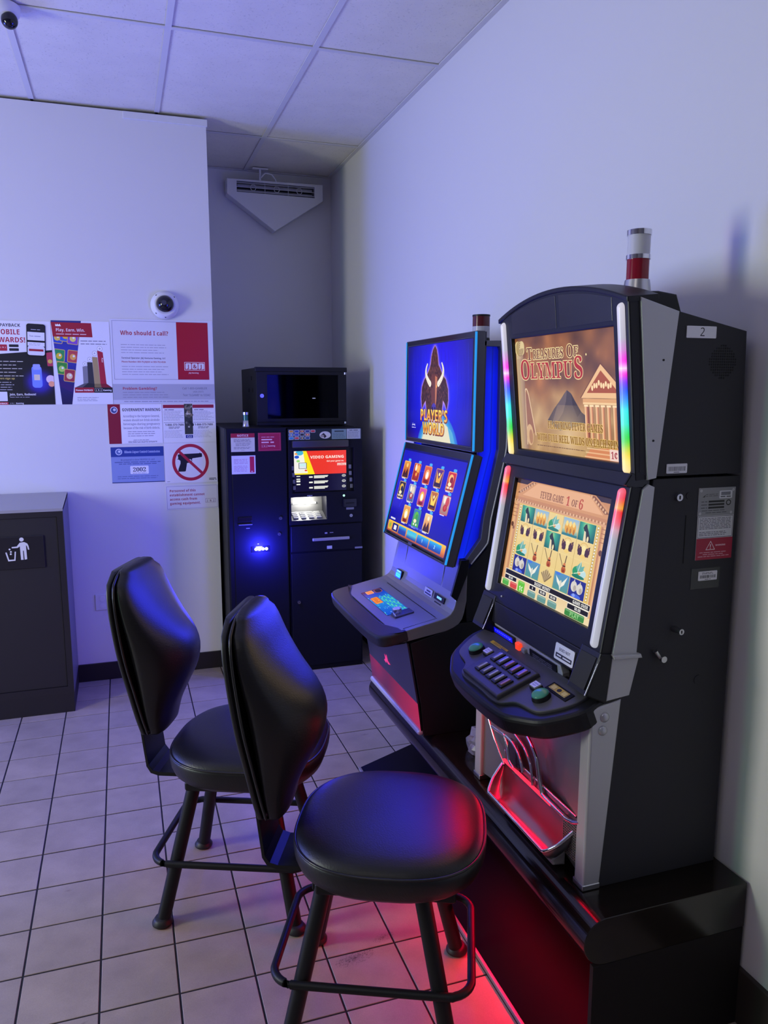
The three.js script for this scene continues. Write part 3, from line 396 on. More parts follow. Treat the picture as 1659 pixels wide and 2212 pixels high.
  nt('notice', 0.7, 0.825, 1.286, 1.385, canvasTex(256, 200, (g, w, h) => { rect(g, '#a81440', 0, 0, w, h); g.strokeStyle = '#d8708c'; g.lineWidth = 2; g.strokeRect(10, 10, w - 20, h - 20); lines(g, 36, 44, 150, 1, 10, '#f0b8c8', 6); lines(g, 36, 68, 120, 1, 10, '#f6c8d4', 14, 0); lines(g, 36, 98, 140, 1, 10, '#f6c8d4', 14, 0); jjLogo(g, 40, 134, 20, '#a81440', '#f6d8e0', '#f6d8e0'); txt(g, 'Gaming', 108, 152, 22, '#f6d8e0', { bold: true }); }), 'crimson notice');
  nt('notice', 0.5535, 0.6825, 1.164, 1.264, canvasTex(256, 200, (g, w, h) => { rect(g, '#e0dcec', 0, 0, w, h); rect(g, '#c01848', 194, 12, 48, 174); lines(g, 24, 38, 155, 4, 15, '#b890a8', 5); lines(g, 24, 110, 160, 5, 14, '#b890a8', 5); txt(g, 'J&J', 206, 178, 15, '#fff', { bold: true }); }), 'white notice with a red strip');
  // small beacon on the left unit
  const be = mesh('signal_lamp', new THREE.LatheGeometry([[0, 0], [0.02, 0], [0.02, 0.004], [0.0175, 0.01], [0.0165, 0.036], [0, 0.036]].map((p) => new THREE.Vector2(...p)), 28).translate(X(0.655), 1.412, -0.12), brushed, o);
  mesh('green_lens', cyl(0.0135, 0.0135, 0.032, 24).translate(X(0.655), 1.464, -0.12), mat([0.02, 0.16, 0.11], 0.2), be); mesh('cap', cyl(0.016, 0.0165, 0.014, 24).translate(X(0.655), 1.487, -0.12), brushed, be);
}
{
  const o = thing('network_cabinet', 'black steel cabinet with a glass door on top of the cash machine', 'cabinet', [1.0, 1.4125, -4.74]);
  const w = 0.53, h = 0.328, d = 0.54, z1 = 0.285;
  mesh('shell', ext(shapeOf([[-w / 2, 0], [w / 2, 0], [w / 2, h], [-w / 2, h]], [[[-w / 2 + 0.008, 0.008], [w / 2 - 0.008, 0.008], [w / 2 - 0.008, h - 0.008], [-w / 2 + 0.008, h - 0.008]]]), d, 0.002).translate(0, 0, z1 - d - 0.012), steelBlack, o);
  mesh('back_plate', slab(-w / 2 + 0.01, w / 2 - 0.01, 0.01, h - 0.01, z1 - d, z1 - d + 0.008), steelBlack, o);
  mesh('top_lip', slab(-w / 2 - 0.004, w / 2 + 0.004, h - 0.022, h + 0.004, z1 - 0.03, z1 + 0.002, 0.003), steelBlack, o); mesh('bottom_lip', slab(-w / 2 - 0.002, w / 2 + 0.002, 0, 0.02, z1 - 0.03, z1 + 0.002, 0.003), steelBlack, o);
  mesh('door_frame', ext(shapeOf([[-w / 2, 0.02], [w / 2, 0.02], [w / 2, h - 0.022], [-w / 2, h - 0.022]], [[[-w / 2 + 0.062, 0.04], [w / 2 - 0.05, 0.04], [w / 2 - 0.05, h - 0.04], [-w / 2 + 0.062, h - 0.04]]]), 0.014, 0.002).translate(0, 0, z1 - 0.012), steelBlack, o);
  const glass = new THREE.MeshPhysicalMaterial({ color: 0x50505c, roughness: 0.05, transmission: 1, thickness: 0, ior: 1.15 });
  mesh('glass_pane', slab(-w / 2 + 0.06, w / 2 - 0.048, 0.038, h - 0.038, z1 - 0.008, z1 - 0.005), glass, o);
  mesh('equipment', slab(-0.08, 0.19, 0.02, 0.13, -0.1, 0.17, 0.004), mat([0.03, 0.03, 0.04], 0.4), o); mesh('equipment', slab(-0.19, -0.1, 0.05, 0.24, -0.05, 0.15, 0.004), mat([0.015, 0.015, 0.02], 0.3), o); mesh('cable', tube([[-0.1, 0.06, 0.2], [-0.02, 0.1, 0.22], [0.05, 0.07, 0.2], [0.1, 0.12, 0.21], [0.14, 0.09, 0.2]], 0.004), mat([0.05, 0.05, 0.07], 0.5), o);
  mesh('bracket', slab(0.075, 0.083, 0.2, 0.25, 0.2, 0.206), mat([0.2, 0.2, 0.24], 0.4, 0.5), o); mesh('label', sheet(0.018, 0.006, 0.001, 0.07, 0.155, z1 - 0.0045), mat([0.6, 0.6, 0.62], 0.5), o);
  const l = mesh('lock', cyl(0.011, 0.011, 0.008, 22).rotateX(Math.PI / 2).translate(-w / 2 + 0.03, 0.17, z1 + 0.004), brushed, o); mesh('keyhole', box(0.002, 0.008, 0.001, -w / 2 + 0.03, 0.17, z1 + 0.0085), darkHole, l);
  for (const y of [0.012, h - 0.03]) mesh('hinge', cyl(0.006, 0.006, 0.012, 12).translate(w / 2 - 0.008, y, z1 + 0.002), brushed, o);
  for (const [y, z] of [[0.27, 0.12], [0.2, 0.02], [0.2, 0.16]]) mesh('side_vent', slab(-w / 2 - 0.001, -w / 2 + 0.002, y - 0.012, y + 0.012, z - 0.012, z + 0.012), darkHole, o);
}
// ------------------------------------------------------------------ stand under the two machines
const wood = (() => { const t = noiseTex(256, (x, y, n) => { const k = 200 + 70 * (fbm(x * 0.25, y * 4, n, 16) - 0.5); return [k, k * 0.96, k * 0.93]; }, true); return mat([0.018, 0.014, 0.013], 0.17, 0, { map: t }); })();
{
  const o = thing('machine_stand', 'long black stand with a rounded front edge carrying both slot machines', 'stand', [1.2, 0, -2.2]);
  const X = (x) => x - 1.2, Z = (z) => z + 2.2;
  const s = new THREE.Shape(); s.moveTo(1.432, 0.275); s.lineTo(1.432, 0.395); s.lineTo(1.022, 0.395); s.absarc(1.022, 0.335, 0.06, Math.PI / 2, Math.PI * 1.5); s.lineTo(1.432, 0.275);
  mesh('top_slab', ext(s, 1.67, 0.0015, 1, 20).translate(-1.2, 0, Z(-3.065)), wood, o);
  mesh('riser', slab(X(1.15), X(1.43), 0.002, 0.275, Z(-3.0), Z(-1.411)), satin([0.014, 0.012, 0.012], 0.6, 0.3), o);
  mesh('foot_ramp', ext(shapeOf([[0.9, 0.002], [1.15, 0.002], [1.15, 0.085], [0.9, 0.01]]), 1.588).translate(-1.2, 0, Z(-3.0)), satin([0.0035, 0.003, 0.004], 0.5, 0.12), o);
  mesh('end_panel', slab(X(0.99), X(1.43), 0.002, 0.274, Z(-1.41), Z(-1.396), 0.001), satin([0.014, 0.012, 0.012], 0.6, 0.3), o);
  mesh('edge_trim', slab(X(0.893), X(0.903), 0, 0.014, Z(-3.0), Z(-1.398), 0.002), mat([0.4, 0.38, 0.38], 0.35, 0.6), o);
  mesh('red_light_strip', slab(X(1.03), X(1.042), 0.268, 0.275, Z(-2.15), Z(-1.42)), glow([1, 0.02, 0.06], 1.5), o);
  const l = new THREE.RectAreaLight(new THREE.Color(1, 0.0, 0.03), 170, 0.7, 0.012); l.position.set(X(1.036), 0.266, Z(-1.78)); l.rotation.set(0, Math.PI / 2, 0); l.name = 'red_strip_light'; o.add(l);
  l.lookAt(new THREE.Vector3(0.83, 0, -1.78)); l.castShadow = true;
}
// ------------------------------------------------------------------ slot machines: local +z is the front, world (x, y, z) -> local (z - zc, y - Y0, 1.42 - x)
const Y0 = 0.395, XB = 1.42;
function machine(name, label, zc) {
  const o = thing(name, label, 'slot machine', [XB, Y0, zc], -Math.PI / 2);
  const P = (x, y) => [XB - x, y - Y0];                                       // side profile
  const k = {
    o, X: (z) => z - zc, Y: (y) => y - Y0, Zx: (x) => XB - x,
    prof: (pts, zA, zB, bevel = 0, seg = 2) => ext(shapeOf(pts.map((p) => P(...p))), Math.abs(zB - zA), bevel, seg).rotateY(-Math.PI / 2).translate(Math.max(zA, zB) - zc, 0, 0),
    profShape: (sh, zA, zB, bevel = 0, seg = 2, curve = 24) => ext(sh, Math.abs(zB - zA), bevel, seg, curve).rotateY(-Math.PI / 2).translate(Math.max(zA, zB) - zc, 0, 0),
    p: (x, y, z) => [z - zc, y - Y0, XB - x],
    // sloping plane through two points of the side profile (top, bottom): u right, v along the slope from the bottom point, w outwards
    slope: (xt, yt, xb, yb) => { const dv = V3(0, yt - yb, xb - xt), len = dv.length(); dv.normalize(); const u = V3(1, 0, 0), w = u.clone().cross(dv); const m = new THREE.Matrix4().makeBasis(u, dv, w).setPosition(0, yb - Y0, XB - xb); m.len = len; return m; },
    // printed sheet on the side that faces the camera (world plane z)
    side: (x0, x1, y0, y1, z, d = 0.0015) => new THREE.BoxGeometry(x1 - x0, y1 - y0, d).rotateY(Math.PI / 2).translate(z - zc, (y0 + y1) / 2 - Y0, XB - (x0 + x1) / 2),
    block: (x0, x1, y0, y1, z0, z1, r = 0) => slab(z0 - zc, z1 - zc, y0 - Y0, y1 - Y0, XB - x1, XB - x0, r),
    lamp: (name, color, i, w, h, pos, at) => { const l = new THREE.RectAreaLight(new THREE.Color().setRGB(...color), i, w, h); l.name = name; l.position.set(pos[2] - zc, pos[1] - Y0, XB - pos[0]); o.add(l); l.lookAt(new THREE.Vector3(at[0], at[1], at[2])); l.castShadow = true; return l; },
  };
  return k;
}
const rainbow = (stops) => canvasTex(16, 512, (g) => { g.fillStyle = lin(g, 0, 0, 0, 512, ...stops); g.fillRect(0, 0, 16, 512); });
// capsule whose v runs 1 at the top (a) to 0 at the bottom (b)
function stripGeo(a, b, r) { const g = capsule(b, a, r), p = g.attributes.position, u = g.attributes.uv, A = V3(...a), B = V3(...b), d = A.clone().sub(B), l2 = d.lengthSq(); for (let i = 0; i < p.count; i++) { const q = V3(p.getX(i), p.getY(i), p.getZ(i)).sub(B); u.setXY(i, 0.5, Math.min(1, Math.max(0, q.dot(d) / l2))); } return g; }
// flat outline in the top view (x, z), laid in the sloping plane y = y0 + k (x - 1); thickness goes down
function deckGeo(mm, pts, y0, kk, t, bevel, zc, lift = 0, holes = []) {
  const sh = pts.isShape ? pts : shapeOf(pts.map(([x, z]) => [z - zc, 1 - x]), holes.map((h) => h.map(([x, z]) => [z - zc, 1 - x])));
  const g = ext(sh, t, bevel, 3, 16).translate(0, 0, -t + lift), c = Math.sqrt(1 + kk * kk);
  // shape plane: a = local X, b = 1 - x (towards the player), c = up
  const m = new THREE.Matrix4().makeBasis(V3(1, 0, 0), V3(0, -kk, 1), V3(0, 1 / c, kk / c)).setPosition(0, y0 - Y0, XB - 1);
  g.applyMatrix4(m); if (m.determinant() < 0) { const ix = g.index; if (ix) { for (let i = 0; i < ix.count; i += 3) { const a = ix.getX(i); ix.setX(i, ix.getX(i + 2)); ix.setX(i + 2, a); } } else for (const k of Object.keys(g.attributes)) { const at = g.attributes[k], n = at.itemSize; for (let i = 0; i < at.count; i += 3) for (let q = 0; q < n; q++) { const a = at.array[i * n + q]; at.array[i * n + q] = at.array[(i + 2) * n + q]; at.array[(i + 2) * n + q] = a; } } g.computeVertexNormals(); }
  return g;
}
const deckPoint = (x, z, y0, kk, zc, lift = 0) => [z - zc, y0 + kk * (x - 1) - Y0 + lift, XB - x];
// ---------- near machine
{
  const zc = -1.81, k = machine('slot_machine', 'silver and black slot machine with rainbow light tubes, temple screens and a number 2 plate', zc), o = k.o;
  const zN = -1.5, zF = -2.12;
  mesh('cabinet', k.prof([[1.104, 0.9], [1.066, 0.395], [1.42, 0.395], [1.418, 1.413], [1.165, 1.413], [1.13, 0.99]], zF, zN, 0.002), charcoal, o);
  mesh('upper_cabinet', k.prof([[1.15, 1.419], [1.418, 1.419], [1.406, 1.755], [1.21, 1.795], [1.105, 1.822], [1.125, 1.43]], zF, zN, 0.002), charcoal, o);
  mesh('lamp_housing', k.prof([[1.13, 1.8], [1.14, 1.843], [1.2, 1.846], [1.25, 1.84], [1.275, 1.775]], -2.04, -1.56, 0.004), blackPlastic, o);
  // upper door with an arched top
  const U = k.slope(1.089, 1.811, 1.127, 1.433), uv = (y) => (y - 1.433) / (1.811 - 1.433) * U.len;
  const arch = (o2, y0, yc) => { const a = []; for (let i = 0; i <= 24; i++) { const t = i / 24 * 2 - 1; a.push([-t * o2, uv(y0 + (yc - y0) * (1 - t * t))]); } return a; };
  const scrHole = [[-0.247, uv(1.447)], [0.247, uv(1.447)], [0.247, uv(1.763)], [-0.247, uv(1.763)]];
  mesh('upper_door', ext(shapeOf([[-0.309, uv(1.412)], [0.309, uv(1.412)], ...arch(0.309, 1.822, 1.872)], [scrHole]), 0.05, 0.004).translate(0, 0, -0.036).applyMatrix4(U), blackPlastic, o);
  mesh('arched_hood', mergeGeometries([ext(shapeOf([...arch(0.312, 1.824, 1.876), ...arch(0.312, 1.812, 1.864).reverse()]), 0.085, 0.003).translate(0, 0, -0.066).applyMatrix4(U)]), blackPlastic, o);
  const pl = (x0, x1) => { const a = [[x0, uv(1.776)], [x1, uv(1.776)]]; for (let i = 0; i <= 12; i++) { const x = x1 + (x0 - x1) * i / 12, t = x / 0.309; a.push([x, uv(1.812 + 0.046 * (1 - t * t))]); } return a; };
  for (const [a, b] of [[-0.235, 0.004], [0.02, 0.247]]) mesh('hood_panel', ext(shapeOf(pl(a, b)), 0.003, 0.0006).translate(0, 0, 0.012).applyMatrix4(U), mat([0.011, 0.011, 0.015], 0.24), o);
  const topT = canvasTex(1024, 652, (g, w, h) => {
    g.fillStyle = lin(g, 0, 0, 0, h, [0, '#7a4a2c'], [0.18, '#a2633a'], [0.35, '#6e4636'], [0.5, '#b57b48'], [0.7, '#d9ae78'], [1, '#b78a50']); g.fillRect(0, 0, w, h);
    for (let i = 0; i < 240; i++) { const y = rnd() * h, x = rnd() * w, d = y < h * 0.45; g.fillStyle = rad(g, x, y, 60 + 70 * rnd(), [0, d ? (rnd() < 0.5 ? 'rgba(70,44,40,.35)' : 'rgba(236,150,80,.3)') : (rnd() < 0.4 ? 'rgba(150,110,80,.25)' : 'rgba(250,216,150,.26)')], [1, 'rgba(120,80,50,0)']); g.fillRect(0, 0, w, h); }
    g.fillStyle = lin(g, 0, 0, 110, 0, [0, '#d8c39a'], [0.5, '#c2a27c'], [1, '#8c6a50']); g.fillRect(8, 40, 84, h); for (let i = 0; i < 5; i++) rect(g, 'rgba(110,70,60,.35)', 16 + i * 16, 120, 6, h); rrect(g, 0, 20, 110, 80, 30, '#e0c890'); for (let i = 0; i < 4; i++) { g.strokeStyle = '#a08458'; g.lineWidth = 7; g.beginPath(); g.arc(56, 62, 10 + i * 10, 0, 5); g.stroke(); }
    g.save(); g.translate(80, 0); poly(g, '#4d4346', [250, 470], [330, 400], [372, 372], [400, 352], [440, 320], [470, 300], [510, 318], [548, 360], [600, 412], [650, 436], [640, 470], [500, 500], [380, 520]); poly(g, '#6b5c5a', [372, 372], [470, 300], [455, 360], [420, 420], [360, 470], [300, 480]); poly(g, '#3b3234', [510, 318], [548, 360], [600, 412], [560, 440], [520, 380]);
    g.restore(); g.fillStyle = rad(g, 540, 560, 240, [0, 'rgba(236,206,160,.85)'], [1, 'rgba(220,180,120,0)']); g.fillRect(120, 380, 640, 272);
    // temple
    g.save(); g.translate(50, 0);
    poly(g, '#f0c08a', [820, 170], [1024, 318], [1024, 340], [630, 340]); poly(g, '#a8522c', [820, 204], [966, 314], [690, 314]); g.strokeStyle = '#6b3420'; g.lineWidth = 5; g.beginPath(); g.moveTo(630, 340); g.lineTo(820, 170); g.lineTo(1024, 318); g.stroke(); for (let i = 0; i < 9; i++) disc(g, '#ffdca8', 740 + i * 20, 290 - 14 * Math.sin(i) - (i > 2 && i < 7 ? 24 : 0), 9, 14); rect(g, '#e2a870', 650, 344, 374, 22); rect(g, '#f6cf98', 650, 362, 374, 10);
    for (let i = 0; i < 8; i++) { const x = 664 + i * 50; g.fillStyle = lin(g, x, 0, x + 30, 0, [0, '#ffd9a8'], [0.5, '#e09a6a'], [1, '#8a4c3c']); g.fillRect(x, 380, 26, 170); rect(g, '#ffe0b0', x - 5, 374, 36, 10); } rect(g, '#8e4e38', 690, 384, 14, 164); poly(g, '#d98a5c', [700, 600], [1024, 570], [1024, 652], [640, 652]); for (let i = 0; i < 4; i++) rect(g, 'rgba(255,220,170,.6)', 680 - i * 12, 572 + i * 22, 360, 7);
    g.restore();
    // harp at the left
    g.strokeStyle = '#e8c69a'; g.lineWidth = 9; g.beginPath(); g.moveTo(84, 620); g.lineTo(92, 300); g.quadraticCurveTo(110, 280, 128, 330); g.lineTo(190, 560); g.stroke(); poly(g, 'rgba(150,96,72,.75)', [92, 310], [124, 330], [180, 540], [90, 600]); disc(g, '#d9b080', 120, 560, 40, 62); disc(g, '#b5845c', 130, 570, 22, 42);
    const T = (s, x, y, size, w2, c) => txt(g, s, x, y, size, c, { font: 'serif', bold: true, w: w2, stroke: '#f2dc9a', sw: 9 });
    T('T', 134, 130, 92, 74, '#6e3020'); T('REASURES', 204, 128, 70, 330, '#6e3020'); T('O', 560, 130, 90, 76, '#6e3020'); T('F', 632, 128, 72, 48, '#6e3020');
    T('O', 44, 240, 156, 128, '#b02824'); T('LYMPU', 166, 236, 122, 460, '#b02824'); T('S', 626, 240, 158, 100, '#b02824'); disc(g, '#f2dc9a', 748, 122, 6);
    for (const [s, y, x, w2] of [['FEATURING FEVER GAMES', 512, 600, 540], ['WITH FULL REEL WILDS ON EACH SPIN', 586, 600, 800]]) txt(g, s, x, y, 56, '#7a4a10', { font: 'serif', bold: true, align: 'center', w: w2, stroke: '#f0cc70', sw: 5 });
    lines(g, 200, 612, 500, 1, 10, 'rgba(90,60,40,.7)', 4, 0); rect(g, '#f3d4c8', 920, 590, 74, 56); txt(g, '1\u00a2', 957, 636, 50, '#a0283c', { font: 'serif', bold: true, align: 'center' });
  });
  const scr = (name, w, h, vc, M, t, kk, wo = 0.002) => mesh(name, sheet(w, h, 0.004, 0, vc, wo).applyMatrix4(M), screenMat(t, blackPlastic, kk), o);
  scr('upper_screen', 0.496, 0.316 / (1.811 - 1.433) * U.len + 0.004, (uv(1.447) + uv(1.763)) / 2, U, topT, 1.0, 0.0);
  // lower door
  const D = k.slope(1.119, 1.39, 1.055, 0.985), dv = (y) => (y - 0.985) / (1.39 - 0.985) * D.len;
  mesh('lower_door', ext(shapeOf([[-0.309, dv(0.985)], [0.309, dv(0.985)], [0.309, dv(1.396)], [-0.309, dv(1.396)]], [[[-0.24, dv(1.043)], [0.24, dv(1.043)], [0.24, dv(1.358)], [-0.24, dv(1.358)]]]), 0.05, 0.004).translate(0, 0, -0.036).applyMatrix4(D), blackPlastic, o);
  const reelT = canvasTex(1024, 704, (g, w, h) => {
    rect(g, '#d8a878', 0, 0, w, h); g.fillStyle = lin(g, 0, 0, 0, h, [0, '#c88a5c'], [0.3, '#d9a06c'], [0.75, '#e8c08c'], [1, '#f0dcae']); g.fillRect(0, 0, w, h);
    rect(g, '#3a2a30', 0, 0, w, 30); poly(g, '#d49868', [0, 92], [190, 0], [850, 0], [w, 84], [w, 120], [0, 120]); poly(g, '#e8b083', [90, 100], [250, 10], [800, 10], [950, 100]); poly(g, '#8e5a3c', [24, 92], [60, 92], [232, 8], [196, 8]); poly(g, '#8e5a3c', [w - 24, 88], [w - 64, 92], [808, 8], [850, 8]); for (let i = 0; i < 7; i++) { disc(g, '#e3b68c', 62 + i * 24, 82 - i * 11, 8); disc(g, '#e3b68c', w - 60 - i * 24, 80 - i * 11, 8); }
    rect(g, '#c78a60', 0, 116, w, 20); for (let i = 0; i < 64; i++) rect(g, i % 2 ? '#b07850' : '#e6b68c', i * 16, 134, 16, 12); rect(g, '#dba47a', 0, 146, w, 14);
    txt(g, 'FEVER GAME', 300, 92, 58, '#7a4630', { font: 'serif', bold: true, w: 258 }); txt(g, '1', 582, 96, 76, '#b8442e', { font: 'serif', bold: true }); txt(g, 'OF', 640, 92, 52, '#7a4630', { font: 'serif', bold: true, w: 62 }); txt(g, '6', 712, 98, 80, '#b8442e', { font: 'serif', bold: true });
    for (const x of [0, w - 66]) { g.fillStyle = lin(g, x, 0, x + 66, 0, [0, '#b87850'], [0.4, '#ecba88'], [1, '#c08458']); g.fillRect(x, 160, 66, 500); for (let i = 0; i < 4; i++) rect(g, '#a86c4c', x, 170 + i * 24, 66, 4); disc(g, '#6a4438', x + 24, 300, 16); disc(g, '#8a5c44', x + 42, 320, 12); }
    rect(g, '#e8c46a', 76, 156, 872, 436); rect(g, '#f0d890', 112, 160, 800, 428); for (const x of [86, 922]) for (let i = 0; i < 24; i++) rrect(g, x, 166 + i * 17.4, 16, 12, 3, '#f8f2dc', '#8a6a38', 2);
    const cw = 160, ch = 107, grid = ['wolf', 'spi', 'lyr', 'rob', 'crn'], L = [['w', 'o', 'h', 'o', 'w'], ['l', 'l', 'w', 'l', 'l'], ['h', 'g', 'g', 'g', 'h'], ['p', 'd', 's', 'd', 'p']]; void grid;
    for (let r = 0; r < 4; r++) for (let c = 0; c < 5; c++) { const x = 112 + c * cw, y = 160 + r * ch; g.save(); g.beginPath(); g.rect(x + 3, y + 2, cw - 6, ch - 4); g.clip(); g.translate(x + cw / 2, y + ch / 2);
      const t = L[r][c]; g.fillStyle = '#ecd08a'; g.fillRect(-80, -54, 160, 108);
      if (t === 'w') { g.fillStyle = rad(g, -10, -30, 110, [0, '#bfe08a'], [0.35, '#3aa488'], [1, '#0f5560']); g.fillRect(-80, -54, 160, 108); poly(g, '#2b3136', [-22, -40], [-8, -46], [2, -26], [18, -6], [40, 30], [46, 54], [-6, 54], [-18, 20], [-26, -10], [-36, -20]); poly(g, '#e8d9b0', [-24, -6], [-8, -2], [6, 54], [-22, 54]); disc(g, '#f2e0a8', 18, 36, 9, 16); }
      if (t === 'o') { g.fillStyle = lin(g, 0, -54, 0, 54, [0, '#8fb6d8'], [0.6, '#d9d0a0'], [1, '#2f8a96']); g.fillRect(-80, -54, 160, 108); for (const dx of [-34, 0, 34]) { disc(g, '#e8a83c', dx, 4, 22, 32); disc(g, '#f8da84', dx - 4, -20, 13, 16); disc(g, '#b5701e', dx + 5, 22, 8, 18); } rect(g, '#2f7a86', -80, 38, 160, 20); }
      if (t === 'h') { disc(g, '#2f9a6a', -12, 14, 58, 34); disc(g, '#bfdfe0', 26, 16, 34, 22); poly(g, '#6ab0a8', [-40, -10], [2, -50], [10, -20], [36, -30], [24, 6], [-20, 10]); disc(g, '#e09a52', -4, 18, 13, 10); g.strokeStyle = '#f4efd8'; g.lineWidth = 4; g.beginPath(); g.moveTo(-54, 30); g.lineTo(40, 0); g.stroke(); g.beginPath(); g.moveTo(0, -50); g.lineTo(-20, 20); g.stroke(); disc(g, '#1f7a6c', -10, 40, 60, 10); }
      if (t === 'l') { disc(g, '#f8e6a0', 0, 2, 26, 34); for (const s of [-1, 1]) { disc(g, '#4a2a3a', s * 36, 0, 22, 18); disc(g, '#2e1a28', s * 26, 14, 12, 14); disc(g, '#6a3c44', s * 44, -14, 14, 12); poly(g, '#4a2a3a', [s * 20, -18], [s * 56, -34], [s * 50, 26], [s * 24, 26]); } disc(g, '#f2cf74', 0, 30, 24, 12); g.strokeStyle = '#e0b456'; g.lineWidth = 4; g.beginPath(); g.arc(0, 0, 46, 3.4, 6); g.stroke(); }
      if (t === 'g') { g.strokeStyle = '#5c4630'; g.lineWidth = 8; g.beginPath(); g.moveTo(14, -54); g.lineTo(6, 10); g.stroke(); g.lineWidth = 5; g.beginPath(); g.moveTo(-62, -50); g.lineTo(-6, 22); g.stroke(); disc(g, '#b85a34', 2, 34, 22, 22); disc(g, '#d07a48', 4, 8, 13, 16); disc(g, '#3c2418', 4, 12, 14, 4); disc(g, '#8e3c24', 2, 40, 10, 8); }
      if (t === 'p') { rect(g, '#2a3390', -80, -54, 160, 108); for (const [a, b] of [[-30, -8], [26, -4]]) { disc(g, '#d9d4cc', a, b, 30, 30); disc(g, '#b4aaa4', a + 10, b + 8, 14, 16); poly(g, '#cfc8c2', [a - 12, b - 24], [a, b - 44], [a + 8, b - 22]); } disc(g, '#4a6ae0', 0, 44, 46, 14); disc(g, '#8aa2f4', -20, 40, 14, 10); }
      if (t === 'd') { g.fillStyle = lin(g, 0, -54, 0, 54, [0, '#5a92c8'], [1, '#5a9a94']); g.fillRect(-80, -54, 160, 108); poly(g, '#f2f0e2', [-60, -30], [-10, 0], [-2, -10], [6, 4], [60, -44], [34, 10], [4, 30], [0, 52], [-12, 26], [-40, 6]); disc(g, '#d8d8cc', -2, 8, 10, 20); disc(g, '#4a7ae0', -40, -44, 24, 10); }
      if (t === 's') { for (let i = -5; i <= 5; i++) { g.strokeStyle = i % 2 ? '#8a7454' : '#c8b088'; g.lineWidth = 9; g.beginPath(); g.moveTo(-8, 38); g.quadraticCurveTo(i * 9, 0, i * 11, -40 + Math.abs(i) * 6); g.stroke(); } }
      g.restore(); if (c) rect(g, '#b08c4a', x - 2, 160, 3, 428); }
    const bx = (x, y, w2, h2, s, sz = 26, al = 'center') => { rrect(g, x, y, w2, h2, 8, '#23202a', '#f4efe2', 4); if (s) txt(g, s, al === 'center' ? x + w2 / 2 : x + w2 - 16, y + h2 / 2 + sz * 0.36, sz, '#f6f4ee', { bold: true, align: al === 'center' ? 'center' : 'right', w: w2 - 12 }); };
    rrect(g, 40, 592, 940, 32, 6, '#23202a', '#f4efe2', 4); txt(g, 'INSERT MONEY', 490, 618, 27, '#f6f4ee', { bold: true, align: 'center', w: 180 }); txt(g, 'GAME OVER', 962, 618, 26, '#f6f4ee', { bold: true, align: 'right', w: 150 });
    bx(40, 628, 150, 28, '$0.00', 22); bx(352, 628, 74, 28, '0', 22); bx(462, 628, 82, 28, '$0.00', 22); bx(578, 628, 82, 28, '$0.00', 22); bx(770, 628, 204, 30, '$0.00', 24);
    for (const [x, w2, c, s] of [[20, 80, '#58b04a', ''], [120, 84, '#d84a44', ''], [216, 80, '#68c43c', '1\u00a2'], [340, 92, '#6a9a94', ''], [456, 96, '#6a9a94', ''], [572, 96, '#6a9a94', ''], [756, 190, '#3f8a44', 'PLAY']]) { const y = s === '1\u00a2' ? 632 : 662; rrect(g, x, y, w2, 700 - y, 10, c); rect(g, 'rgba(255,255,255,.25)', x + 6, y + 3, w2 - 12, 8); if (s) txt(g, s, x + w2 / 2, 694, s === 'PLAY' ? 38 : 44, s === 'PLAY' ? '#9ad08a' : '#f2fae0', { bold: true, align: 'center' }); }
  });
  scr('lower_screen', 0.482, 0.317 / (1.39 - 0.985) * D.len, (dv(1.042) + dv(1.359)) / 2, D, reelT, 1.0, 0.0);
  mesh('door_lamp', new THREE.SphereGeometry(0.003, 10, 8).translate(-0.2, dv(1.01), 0.014).applyMatrix4(D), white, o);
  // light tubes
  const tU = rainbow([[0, '#c8c4d2'], [0.2, '#b4b0c0'], [0.27, '#d080d0'], [0.33, '#ff18e8'], [0.375, '#ffd8ff'], [0.41, '#ff20e0'], [0.455, '#8020ff'], [0.51, '#1060ff'], [0.55, '#2090ff'], [0.62, '#20f0f0'], [0.7, '#20f0d0'], [0.78, '#20e040'], [0.845, '#c0e020'], [0.89, '#ffe040'], [0.92, '#ffec70'], [1, '#ffe0a0']]);
  const tL = rainbow([[0, '#ff6a80'], [0.06, '#ff3850'], [0.1, '#ff8a10'], [0.125, '#ffb020'], [0.15, '#ff2020'], [0.2, '#ff4860'], [0.26, '#d4a0b0'], [0.32, '#a8a8b4'], [1, '#b0b2c0']]);
  const tm = (t, kk) => new THREE.MeshStandardMaterial({ color: 0x8a8a92, map: null, emissive: 0xffffff, emissiveMap: t, emissiveIntensity: kk, roughness: 0.3 });
  const mU = tm(tU, 0.95), mL = tm(tL, 0.85);
  for (const z of [-2.095, -1.527]) {
    mesh('light_tube', stripGeo(k.p(1.076, 1.812, z), k.p(1.114, 1.425, z), 0.0118), mU, o, { label: 'tube glowing magenta, blue, green and yellow' });
    mesh('light_tube', stripGeo(k.p(1.104, 1.392, z), k.p(1.043, 1.01, z), 0.0118), mL, o, { label: 'frosted tube glowing red at its top' });
  }
  mesh('middle_bar', k.prof([[1.115, 1.392], [1.088, 1.402], [1.105, 1.428], [1.16, 1.43], [1.16, 1.392]], zF + 0.002, zN - 0.002, 0.004), blackGloss, o);
